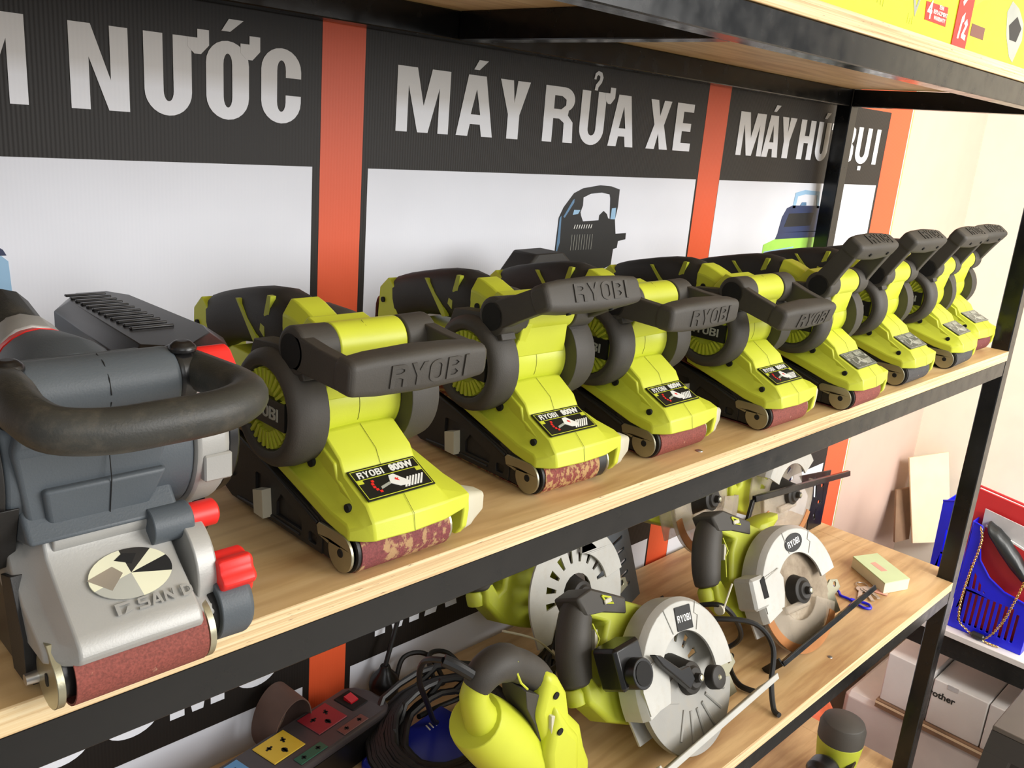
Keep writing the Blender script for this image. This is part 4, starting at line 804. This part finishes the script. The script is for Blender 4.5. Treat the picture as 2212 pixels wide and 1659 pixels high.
b = MB().mat('hole'); [b.lathe([(.0690, .0042), (.0730, .0042)], (x, 0, z + ZL), 'Y', 16) for x, z in [(-1.022, .126)]]; b.lathe([(.0765, .0042), (.0800, .0042)], (-1.026, 0, ZL + .168), 'Y', 16); b.lathe([(.0758, .0040), (.0790, .0040)], (-1.080, 0, ZL + .085), 'Y', 16); b.build('screw_recess', jg)
b = MB().mat('labelblack'); b.M = T(-1.078, .0735, ZL + .062) @ Ry(math.radians(48)); b.box(-.032, .032, 0, .0030, -.010, .010); b.mat('white'); word(b, 'RYOBI', -.024, -.004, .008, -.0004, 0, XZ, .7, .12, .2); b.build('side_label', jg)
b = MB().mat('cord'); rod(b, [(-1.128, .104, .222), (-1.140, .112, .232), (-1.150, .122, .238)], .0062, 10); b.build('cable_boot', jg); b = MB().mat('cord'); b.tube(smooth_path([(-1.150, .122, ZL + .238), (-1.150, .150, ZL + .222), (-1.120, .190, ZL + .165), (-1.07, .23, ZL + .09), (-1.03, .26, ZL + .03), (-1.00, .28, ZL + .006)], 5), .0032, 8); b.build('power_cord', jg)
# ---------------------------------------------------------------- power strip
ps = thing('power_strip', 'black power strip with coloured sockets and red switch', 'power strip', (-1.070, .330, ZL + .0005), (0, 0, math.radians(10.5)))
b = MB().mat('stripbody'); b.prism([(-.46, -.0350), (-.46, .0350), (-.016, .0350), (-.004, .026), (.002, .008), (.002, -.012), (-.004, -.028), (-.016, -.0350)], 0, .050, XY); b.build('body', ps, bevel=.005, seg=3)
b = MB().mat('blackgloss'); b.box(-.46, -.012, -.0362, -.0350, .004, .042); b.build('side_panel', ps)
def socket(x, mt):
    b = MB().mat(mt); b.box(x - .0225, x + .0225, -.0080, .0300, .0500, .0516, .0008); s_ = b.build('socket', ps, label=mt.split('_')[1] + ' universal socket'); c = MB().mat('hole')
    for sx in (-1, 1): c.M = T(x + sx * .0100, .0160, .0517) @ Rz(sx * .5 + .6); c.box(-.0045, .0045, -.0013, .0013, 0, .0002); c.box(-.0012, .0012, -.003, .003, 0, .0002)
    c.M = T(x, .0020, .0517); c.prism(arc(0, 0, .0036, .0036, 0, 330, 11), 0, .0002, XY); c.box(-.0014, .0014, -.005, .004, 0, .0002); c.M = Matrix.Identity(4); c.build('pin_holes', s_)
def small_socket(x, mt):
    b = MB().mat(mt); b.box(x - .020, x + .020, -.0300, -.0165, .0500, .0514, .0008); s_ = b.build('socket', ps, label=mt.split('_')[1] + ' two-pin socket'); c = MB().mat('hole')
    for sx in (-1, 1): c.box(x + sx * .0105 - .003, x + sx * .0105 + .003, -.0245, -.0220, .0514, .0517); c.box(x + sx * .0105 - .001, x + sx * .0105 + .001, -.0262, -.0203, .0514, .0517)
    c.build('pin_holes', s_)
for x, m1, m2 in ((-.078, 'sock_red', 'sock_brown'), (-.144, 'sock_yellow', 'sock_green'), (-.210, 'sock_blue', 'sock_red')): socket(x, m1); small_socket(x + .016, m2)
b = MB().mat('hole'); b.box(-.044, -.018, -.0060, .0270, .0500, .0512, .0008); sw = b.build('switch_bezel', ps); b = MB().mat('switchred'); b.loft([[(-.037, .004, .0512), (-.025, .004, .0512), (-.025, .017, .0512), (-.037, .017, .0512)], [(-.037, .004, .0530), (-.025, .004, .0530), (-.025, .017, .0560), (-.037, .017, .0560)]]); b.build('rocker_switch', sw, label='red rocker')
b = MB().mat('keymetal'); b.lathe([(-.0366, .0028), (-.0362, .0030)], (-.020, 0, .026), 'Y', 14); b.build('side_screw', ps)
# coil of cable leaning over the strip
random.seed(3); cpts = []
nl = 14
for i in range(nl * 22):
    t = 2 * PI * i / 22; k = i / 22; rr = .058 + .0035 * k + random.uniform(-.0016, .0016)
    lay = (k * 2.7) % 3
    cpts.append((-1.030 + rr * math.cos(t) * .96, .232 + rr * .82 * math.sin(t), ZL + .034 + .006 * lay + .018 * math.sin(t + 1.0)))
b = MB().mat('cord'); b.tube(cpts, .0042, 7); tag(b.build('cable_coil', None), 'thick round coil of black cable lying right of the power strip', 'cable')
# plug and loops of its lead
pg = thing('plug', 'round black plug and its lead beyond the far end of the power strip', 'plug', (-1.022, .372, ZL + .020)); b = MB().mat('blackgloss'); b.lathe([(-.020, .0100), (-.014, .0185), (0, .0205), (.010, .0180), (.020, .0090), (.028, .0060)], (0, 0, 0), 'Z', 24); b.build('plug_body', pg, bevel=.001)
b = MB().mat('cord'); b.tube(smooth_path([(0, 0, .026), (.020, .006, .075), (.030, .008, .110), (.036, .0085, .170)], 6), .0032, 8); b.build('lead', pg)
b = MB().mat('cord'); b.tube(smooth_path([(-1.010, .365, ZL + .012), (-.985, .380, ZL + .040), (-.955, .366, ZL + .040), (-.950, .335, ZL + .014), (-.975, .325, ZL + .030), (-.965, .350, ZL + .052), (-.930, .350, ZL + .040), (-.915, .322, ZL + .008), (-.945, .300, ZL + .008), (-.99, .300, ZL + .010), (-1.03, .290, ZL + .020)], 7), .0034, 8); tag(b.build('cord_loops', None), 'loose loops of black cord on the plywood behind the cable coil', 'cord')
# blue plastic case under the coil
bc = thing('plastic_case', 'low blue plastic case lying under the cable coil', 'case', (-1.050, .224, ZL + .0005), (0, 0, math.radians(8))); MB().mat('bluedark').box(-.075, .070, -.062, .062, 0, .020, .006).build('case_body', bc, bevel=.002); b = MB().mat('white'); word(b, 'III', .018, .034, .010, .0201, .0206, XY, .7, .4, .2, .3); b.build('case_print', bc)
# sanding belt loop behind the strip
b = MB().mat('beltbrown'); lp = []
for i in range(36): t = 2 * PI * i / 36; lp.append((.026 * math.cos(t) + .006 * math.sin(t), .040 + .040 * math.sin(t)))
b.prism(lp, 0, .045, lambda a, z, d: (a, d, z), [offset_loop(lp, .0014)]); o = b.build('sanding_belt', None, loc=(-1.180, .340, ZL + .0005), rot=(0, 0, math.radians(4)), ang=50); tag(o, 'loose brown sanding belt loop standing behind the power strip', 'sanding belt')
def inv(r): return (Matrix.Translation(r.location) @ r.rotation_euler.to_matrix().to_4x4()).inverted()
# bundled cord of the hidden saw, tied with a cable tie
for (cx_, cy_, cz_, lab, n0) in [(-.822, .262, .030, 'black cord bundle held by a cable tie behind the nearest circular saw', 6)]:
    cb = sC; IM = inv(sC) @ T(cx_, cy_, ZL); b = MB().mat('cord'); b.M = IM; rnd = random.Random(5)
    for i in range(n0 + 3):
        a = rnd.uniform(-.012, .012); h = cz_ + rnd.uniform(-.008, .014); ww = .075 + rnd.uniform(-.012, .012)
        b.tube(smooth_path([(-ww, -.030 + a, .006), (-ww * .5, -.016 + a * 1.4, h * .9), (0, a * .3, h + .010 + a * .3), (ww * .35, .014 + a, h + .040), (ww * .72, .030 - a, h + .030), (ww * .55, .010, h - .004), (.010, a * .3 - .004, h), (-ww * .6, -.034 + a, .012), (-ww, -.044 + a, .006)], 5), .0033, 7)
    b.build('power_cord', cb); b = MB().mat('beige'); b.M = IM; b.lathe([(-.0022, .0155), (.0022, .0155)], (0, 0, cz_ + .006), 'X', 16); b.tube(smooth_path([(.0, -.014, cz_ + .014), (-.045, -.012, cz_ + .058), (-.098, .0, cz_ + .085)], 5), .0016, 6); b.build('cable_tie', cb, label='white cable tie')
# cord of the nearest saw, looping behind it and down over the shelf edge
cn = sA; b = MB().mat('cord'); b.M = inv(sA); b.tube(smooth_path([(-.640, .160, ZL + .100), (-.630, .118, ZL + .118), (-.600, .104, ZL + .086), (-.575, .110, ZL + .045), (-.590, .140, ZL + .018), (-.640, .175, ZL + .040), (-.655, .150, ZL + .085), (-.640, .110, ZL + .104), (-.605, .074, ZL + .100), (-.590, .050, ZL + .070), (-.610, .034, ZL + .030), (-.628, .016, ZL + .006), (-.634, .004, ZL + .005)], 7), .0038, 8); b.build('power_cord', cn)
b = MB().mat('beige'); b.M = inv(sA); b.lathe([(-.002, .008), (.002, .008)], (-.632, .118, ZL + .112), 'X', 14); b.tube([(-.632, .112, ZL + .116), (-.600, .122, ZL + .140)], .0014, 6); b.build('cable_tie', cn, label='white cable tie')
b = MB().mat('cord'); b.tube(smooth_path([(-.560, .125, ZL + .006), (-.595, .105, ZL + .006), (-.618, .075, ZL + .006), (-.612, .048, ZL + .006)], 5), .0042, 8); tag(b.build('rubber_hose', None), 'short black cord piece lying behind the hanging power cord', 'cord')
# small card box, keys and lanyard
kb = thing('card_box', 'pale green and cream card box at the right end of the lower shelf', 'box', (0, 0, ZL + .0003)); fp = [(-.158, .064), (-.101, .043), (-.048, .126), (-.102, .149)]
b = MB().mat('boxcream'); b.loft([[(x, y, 0) for x, y in fp], [(x, y, .0200) for x, y in fp]]); b.build('box_body', kb, bevel=.0008); b = MB().mat('boxgreen'); sc_ = lambda s_: [(-.102 + (x + .102) * s_, .0955 + (y - .0955) * s_) for x, y in fp]; b.loft([[(x, y, .0200) for x, y in sc_(1.01)], [(x, y, .0218) for x, y in sc_(1.0)]]); b.mat('pink').prism([(-.118, .088), (-.106, .082), (-.090, .112), (-.102, .116)], .0218, .0220, XY); b.build('box_lid', kb, bevel=.0004, label='pale green lid with pink print')
ky = thing('key_ring', 'bunch of nickel keys on a ring beside the pale green box', 'keys', (-.160, .102, ZL + .0004)); ct = [(.010 * math.cos(2 * PI * i / 20), .010 * math.sin(2 * PI * i / 20), .0020) for i in range(21)]; MB().mat('keymetal').tube(ct, .0008, 6).build('ring', ky)
for a, l_ in ((200, .046), (222, .048), (238, .040)):
    b = MB().mat('keymetal'); b.M = Rz(math.radians(a)) @ T(.010, 0, .0006 + (a - 200) * .00005); b.prism(arc(.008, 0, .0095, .0085, 25, 335, 14) + [(.020, -.0032), (l_, -.0032), (l_, .0032), (.020, .0032)], 0, .0018, XY); b.build('key', ky)
b = MB().mat('pink'); b.M = T(.002, -.025, .0005) @ Rz(math.radians(-75)); b.box(-.014, .020, -.007, .007, 0, .0012); b.build('key_tag', ky); b = MB().mat('bluedark')
tag(MB().mat('blue').tube(smooth_path([(-.205, .140, ZL + .003), (-.216, .128, ZL + .003), (-.224, .134, ZL + .004), (-.222, .118, ZL + .004), (-.232, .108, ZL + .003), (-.232, .094, ZL + .003), (-.236, .078, ZL + .003), (-.240, .062, ZL + .003), (-.232, .054, ZL + .003), (-.222, .062, ZL + .003), (-.224, .076, ZL + .003), (-.232, .090, ZL + .004)], 5), .0024, 7).build('lanyard', None), 'blue braided cord lanyard looped on the lower shelf', 'lanyard')
# ---------------------------------------------------------------- drill and orange bag low down
dr = thing('cordless_drill', 'lime and black drill standing on the lowest shelf board', 'drill', (-.1150, .0980, Z3 + .0005)); dr.scale = (1.08, 1.08, .84); b = MB().mat('grip'); b.lathe([(.118, .0400), (.150, .0400), (.164, .0360), (.173, .0240), (.176, .0050)], (0, 0, 0), 'Z', 28); b.build('rubber_cap', dr, bevel=.001)
b = MB().mat('lime_dim'); b.lathe([(.010, .0290), (.050, .0340), (.100, .0385), (.1180, .0398)], (0, 0, 0), 'Z', 28); b.mat('grip'); b.box(-.034, .034, -.030, .030, 0, .014, .006); b.build('motor_body', dr, bevel=.001, label='lime body'); b = MB().mat('labelblack'); b.M = T(-.016, -.0345, .078) @ Ry(math.radians(-38)); b.prism(arc(0, 0, .0200, .0070, 0, 345, 23), -.002, .0060, XZ); b.build('name_badge', dr)
b = MB().mat('blackgloss'); b.lathe([(-.030, .018), (-.020, .026), (.006, .027), (.016, .020)], (-.060, -.005, .080), 'X', 20); b.lathe([(-.060, .010), (-.030, .016)], (-.060, -.005, .080), 'X', 16); b.mat('grip').box(-.085, -.026, -.032, .020, .008, .062, .010); b.build('side_handle', dr, bevel=.002); b = MB().mat('lime_dim'); b.tube([(-.080, -.034, .050), (-.040, -.034, .058)], .002, 6); b.build('accent_line', dr)
b = MB().mat('cord'); b.tube(smooth_path([(-.080, -.020, .050), (-.100, -.030, .020), (-.150, -.040, .004), (-.200, -.030, .004)], 5), .0035, 8); b.build('power_cord', dr)
b = MB().mat('bagorange'); rnd = random.Random(2); rings = []
for z, s_ in [(0, .8), (.1, 1.0), (.25, .95), (.36, .85), (.43, .5), (.45, .2)]: rings.append([(.11 * s_ * math.cos(t) * (1 + rnd.uniform(-.12, .12)), .10 * s_ * math.sin(t) * (1 + rnd.uniform(-.12, .12)), z) for t in [2 * PI * i / 18 for i in range(18)]])
tag(b.loft(rings).build('plastic_bag', None, loc=(.175, .290, -1.3498), sub=1), 'crumpled orange plastic bag on the floor beyond the rack', 'bag')
# ---------------------------------------------------------------- bench by the right wall with baskets
BX, BZ = .3655, -.72
bn = thing('bench', 'black framed bench with a white top along the right wall', 'bench', (0, 0, -1.35)); UP = 1.35
def bpart(b, name, **k):
    for i, v in enumerate(b.v): b.v[i] = (v[0], v[1], v[2] + UP)
    return b.build(name, bn, **k)
bpart(MB().mat('whitebox').box(BX, .915, -.70, .170, BZ - .014, BZ, .001), 'bench_top', label='white top'); bpart(MB().mat('paint').box(BX + .002, BX + .030, -.70, .170, BZ - .062, BZ - .0145, .001), 'beam', label='black front beam'); bpart(MB().mat('paint').box(.88, .91, -.70, .170, BZ - .062, BZ - .0145, .001), 'beam')
bpart(MB().mat('brownedge').box(BX - .004, .915, -.70, .200, -.984, -.964), 'lower_board', label='brown board')
bpart(MB().mat('boardbeige').box(BX - .0045, BX - .0040, -.70, .200, -.973, -.967), 'lower_board_lip')
for y in (.140, -.69): bpart(MB().mat('paint').box(.885, .915, y, y + .028, -1.35, BZ - .063), 'leg')
for y in (-.69,): bpart(MB().mat('paint').box(BX + .002, BX + .030, y, y + .028, -1.35, BZ - .063), 'leg')
def carton(name, label, x0, x1, y0, y1, z0, z1, mt='whitebox', cat='box', **k):
    r = thing(name, label, cat, ((x0 + x1) / 2, (y0 + y1) / 2, z0)); b = MB().mat(mt); w_, d_ = (x1 - x0) / 2, (y1 - y0) / 2; b.box(-w_, w_, -d_, d_, 0, z1 - z0, .002); b.build('box_body', r, bevel=.001); return r
k1 = carton('printer_box', 'white printer carton with black lettering under the bench', .3700, .76, -.0335, .178 - .092, -.9638, -.848)
font('brother', .022, 'labelblack', 'box_lettering', k1, (-.1954, .0420, .0790), (PI / 2, 0, -PI / 2), .0003, .0006)
b = MB().mat('paper'); b.box(-.1960, -.1948, .0050, .0290, .1050, .1155); b.build('handle_cutout', k1)
carton('printer_box', 'white carton right of the lettered printer carton under the bench', .3700, .76, -.300, -.0360, -.9638, -.848)
carton('printer_box', 'rounded white carton under the left end of the bench', .3700, .70, .0890, .196, -.9638, -.836)
pn = thing('cabinet', 'plain white cabinet under the bench lower board', 'cabinet', (.64, -.2, -1.35)); b = MB().mat('whitebox'); b.box(-.270, .270, -.48, .480, 0, .3650, .012); b.build('cabinet_body', pn, bevel=.002)
# boards leaning in the corner
b = MB().mat('boardbeige'); F = lambda x, y, z: (x, y, z)
q4 = [(.8000, .3900, -.490), (.9050, .3250, -.474), (.8800, .2600, -.7175), (.7750, .3250, -.7175)]; nrm = (Vector(q4[1]) - Vector(q4[0])).cross(Vector(q4[3]) - Vector(q4[0])).normalized() * .006
if nrm.y < 0: nrm = -nrm
b.loft([[tuple(Vector(p)) for p in q4], [tuple(Vector(p) + nrm) for p in q4]]); tag(b.build('leaning_board', None, bevel=.001), 'beige board leaning in the corner behind the blue baskets', 'board')
b = MB().mat('brownedge'); q5 = [(.790, .402, -.590), (.870, .380, -.590), (.800, .345, -.7195), (.740, .360, -.7195)]
b.loft([[p for p in q5], [tuple(Vector(p) + Vector((.003, .006, 0))) for p in q5]]); tag(b.build('leaning_board', None), 'small brown board edge behind the beige leaning board', 'board')
# blue file baskets
def basket(label, x0, x1, ybl, prof, slots=True):
    """prof: outline of the side facing the aisle as (s, z), s running from the corner towards the viewer's right"""
    r = thing('file_basket', label, 'basket', (x0, ybl, BZ + .0005)); F = lambda s_, z, d: (d, -s_, z)
    holes = []
    if slots:
        for i in range(10):
            s0 = .016 + i * .0125; zt = .098 - max(0, i - 8) * .01; holes.append([(s0, .020), (s0 + .0058, .020), (s0 + .0062, zt), (s0 + .0004, zt)])
        for i in range(4): s0 = .018 + i * .0125; zt = .158 - i * .017; holes.append([(s0, .108), (s0 + .006, .108), (s0 + .0045, zt), (s0 - .001, zt + .006)])
    W_ = x1 - x0; b = MB().mat('blue'); b.prism(prof, 0, .0025, F, holes); b.prism(prof, W_ - .0025, W_, F)
    hs = [(p[0], p[1]) for p in prof]; b.prism([(0, 0), (.0, prof[1][1]), (.0025, prof[1][1]), (.0025, 0)], .0025, W_ - .0025, F); b.prism([(prof[-1][0] - .0025, 0), (prof[-1][0] - .0025, prof[-2][1]), (prof[-1][0], prof[-2][1]), (prof[-1][0], 0)], .0025, W_ - .0025, F); b.prism([(0, 0), (0, .0025), (prof[-1][0], .0025), (prof[-1][0], 0)], .0025, W_ - .0025, F)
    b.tube([(-.001, -p[0], p[1]) for p in prof[1:-1]], .0026, 6); b.build('basket_body', r, bevel=.0006, seg=1); return r
prof = [(0, 0), (.004, .262), (.022, .258), (.026, .215), (.034, .180), (.060, .148), (.095, .128), (.135, .120), (.158, .114), (.155, 0)]
basket('blue slotted file basket on the bench, the nearer of the two', .392, .490, .0930, prof)
basket('blue file basket at the back of the bench, next to the leaning board', .545, .640, .2020, [(0, 0), (-.004, .232), (.050, .250), (.070, .220), (.16, .150), (.18, 0)], True)
rf = thing('ring_binder', 'red folder with a white edge standing in the nearer blue basket', 'folder', (.430, .105, BZ + .006)); b = MB().mat('redfolder'); F = lambda s_, z, d: (d, -s_, z)
b.prism([(.010, 0), (-.006, .322), (.124, .306), (.132, 0)], 0, .006, F); b.prism([(.010, 0), (-.006, .322), (.124, .306), (.132, 0)], .022, .028, F); b.build('folder_cover', rf, bevel=.001); b = MB().mat('white'); b.prism([(.014, .004), (-.002, .3180), (.122, .302), (.128, .004)], .0075, .0205, F); b.build('folder_pages', rf)
sf = thing('paper_wallet', 'creased grey paper wallet in front of the red folder', 'paper', (.418, .080, BZ + .006)); b = MB().mat('paper'); b.prism([(.005, .020), (.000, .284), (.128, .264), (.128, .020)], 0, .004, F); b.build('paper_sheet', sf); b = MB().mat('redfolder'); b.prism([(.006, .010), (.010, .246), (.128, .212), (.128, .010)], -.006, -.001, F); b.mat('white').prism([(.010, .246), (.0102, .250), (.128, .216), (.128, .212)], -.006, -.001, F); b.build('front_flap', sf, label='red flap')
hb = thing('handbag', 'black quilted handbag with gold chain hanging on the nearer blue basket', 'handbag', (.400, .066, BZ + .2025)); b = MB().mat('leather'); rings = []
for i in range(12):
    t = i / 11; s_ = .004 + t * .110; zc = .052 - t * .092; w_ = .034 * math.sin(PI * min(.97, max(.08, t))) ** .45 ; rings.append([(.012 + .024 * math.cos(a), -s_ + .3 * w_ * math.sin(a), zc + w_ * math.sin(a) * (1 + .06 * math.sin(9 * t * PI))) for a in [2 * PI * k / 16 for k in range(16)]])
b.loft(rings); b.build('bag_body', hb, sub=1)
def chain(pts, r=.0021, lk=.0058):
    P = [Vector(p) for p in smooth_path(pts, 8)]; b = MB().mat('gold'); L_ = 0; out = [P[0]]
    for a, c in zip(P, P[1:]):
        while (c - out[-1]).length >= lk * .72: out.append(out[-1] + (c - out[-1]).normalized() * lk * .72)
    for i in range(len(out) - 1):
        d = (out[i + 1] - out[i]).normalized(); u = d.cross(Vector((1, 0, .1))).normalized() if i % 2 else Vector((1, 0, 0)); u = (u - d * u.dot(d)).normalized(); c = (out[i] + out[i + 1]) / 2
        b.tube([tuple(c + d * lk * .55 * math.cos(t) + u * r * math.sin(t)) for t in [2 * PI * k / 8 for k in range(9)]], .0009, 4, caps=False)
    return b
hx = -.014
chain([(hx, .006, .055), (hx, -.002, .02), (hx, .006, -.06), (hx, .010, -.13), (hx, .004, -.176), (hx, -.014, -.190), (hx - .004, -.030, -.196)]).build('chain_strap', hb); chain([(hx, -.102, -.030), (hx, -.096, -.07), (hx, -.084, -.13), (hx, -.070, -.170), (hx - .004, -.058, -.190), (hx - .006, -.052, -.198), (hx - .006, -.070, -.199), (hx - .006, -.086, -.198)]).build('chain_strap', hb)
b = MB().mat('leather'); b.box(-.024, -.010, -.056, -.026, -.1995, -.186, .004); b.build('strap_pad', hb)
# stool in the lower right corner
so = thing('stool', 'dark grey plastic stool with a slotted seat near the bench', 'stool', (0, 0, -1.35)); b = MB().mat('stool'); b.prism([(.038, -.380), (.300, -.380), (.300, -.114), (.038, -.114)], .640, .650, XY, [rrect(.090 + i * .055, -.240, .006, .085, .005) for i in range(4)]); b.build('seat', so, bevel=.002)
b = MB().mat('stool_shade'); b.loft([[(.034, -.384, .595), (.304, -.384, .595), (.304, -.110, .595), (.034, -.110, .595)], [(.038, -.380, .6399), (.300, -.380, .6399), (.300, -.114, .6399), (.038, -.114, .6399)]]); b.build('apron', so)
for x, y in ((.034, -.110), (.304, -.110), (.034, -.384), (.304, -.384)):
    sx = 1 if x < .1 else -1; sy = -1 if y > -.2 else 1; b = MB().mat('stool_shade'); ox, oy = -sx * .035, -sy * .035
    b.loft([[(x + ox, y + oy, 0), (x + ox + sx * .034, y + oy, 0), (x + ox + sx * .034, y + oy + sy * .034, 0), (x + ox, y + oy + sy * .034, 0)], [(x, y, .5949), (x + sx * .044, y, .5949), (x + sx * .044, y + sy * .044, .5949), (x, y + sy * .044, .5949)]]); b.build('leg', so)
# ---------------------------------------------------------------- yellow cartons on the top shelf
def tool_box(name, label, x0, x1):
    r = thing(name, label, 'carton', (x0, .0065, ZT + .0005)); b = MB().mat('boxyellow'); b.box(0, x1 - x0, 0, .30, 0, .24, .001); b.build('box_body', r, bevel=.001); return r
t1 = tool_box('tool_carton', 'yellow tool carton with a red warranty print on the top shelf, left one', -1.06, -.5085); px = lambda X: X + 1.06
b = MB().mat('red'); b.prism([(px(-.5994), .0360), (px(-.5360), .0380), (px(-.5340), .0175), (px(-.5960), .0175)], -.0006, 0, XZ); b.build('warranty_print', t1, label='red warranty square')
wp = kid(t1, 'warranty_print'); font('4', .026, 'white', 'warranty_lettering', wp, (px(-.5870), -.0008, .0280), (PI / 2, 0, 0), .0002, .0006); font('YEAR\nREPLACEMENT\nWARRANTY', .0062, 'white', 'warranty_lettering', wp, (px(-.5560), -.0008, .0285), (PI / 2, 0, 0), .0002, .0001)
b = MB().mat('picgrey'); b.prism([(px(-.652), .060), (px(-.6236), .0165), (px(-.605), .060), (px(-.611), .060), (px(-.6240), .0260), (px(-.644), .060)], -.0004, 0, XZ); b.build('tool_print', t1, label='printed grey saw foot')
b = MB().mat('cartonolive'); [b.prism([(px(x), z), (px(x) + .0012, z), (px(x) + .0012, z + h_), (px(x), z + h_)], -.0003, 0, XZ) for x, z, h_ in [(-.79, .024, .012), (-.782, .024, .010), (-.76, .022, .012), (-.742, .019, .005), (-.735, .018, .008), (-.728, .018, .006), (-.720, .017, .009), (-.712, .016, .008), (-.706, .015, .011), (-.640, .008, .010), (-.634, .008, .006), (-.628, .008, .008)]]; b.build('faint_print', t1)
t2 = tool_box('tool_carton', 'yellow tool carton with a red strip, right one on the top shelf', -.5070, .02); px = lambda X: X + .5070
b = MB().mat('red'); b.box(.0005, .0460, -.0008, 0, .0010, .238); b.build('red_strip', t2); b = MB().mat('white'); b.prism([(.012, .010), (.016, .034), (.024, .040), (.024, .030), (.020, .028), (.017, .010)], -.0012, -.0008, XZ); b.prism([(.024, .012), (.038, .010), (.038, .016), (.031, .017), (.038, .028), (.033, .034), (.026, .028), (.031, .026), (.024, .016)], -.0012, -.0008, XZ); b.prism([(.010, .050), (.030, .070), (.028, .078), (.040, .074), (.038, .060), (.033, .064), (.014, .046)], -.0012, -.0008, XZ); b.build('strip_print', kid(t2, 'red_strip'))
b = MB().mat('sock_brown'); b.box(px(-.4530), px(-.4070), -.0004, 0, .0180, .0320); b.build('picture_print', t2, label='small maroon picture'); b = MB().mat('picgrey'); b.prism([(px(-.342), .060), (px(-.330), .075), (px(-.300), .070), (px(-.270), .055), (px(-.262), .035), (px(-.282), .004), (px(-.30), .010), (px(-.328), .034)], -.0004, 0, XZ); b.mat('picblack').prism([(px(-.325), .046), (px(-.300), .060), (px(-.275), .048), (px(-.285), .030), (px(-.312), .030)], -.0006, -.0004, XZ); b.build('tool_print', t2, label='printed grey tool')
b = MB().mat('cartonolive'); b.prism([(.05, .05), (.05, .2), (.3, .2), (.3, .10), (.12, .08)], -.0002, 0, XZ); b.build('olive_print', t2)  # flat olive area printed on the carton front
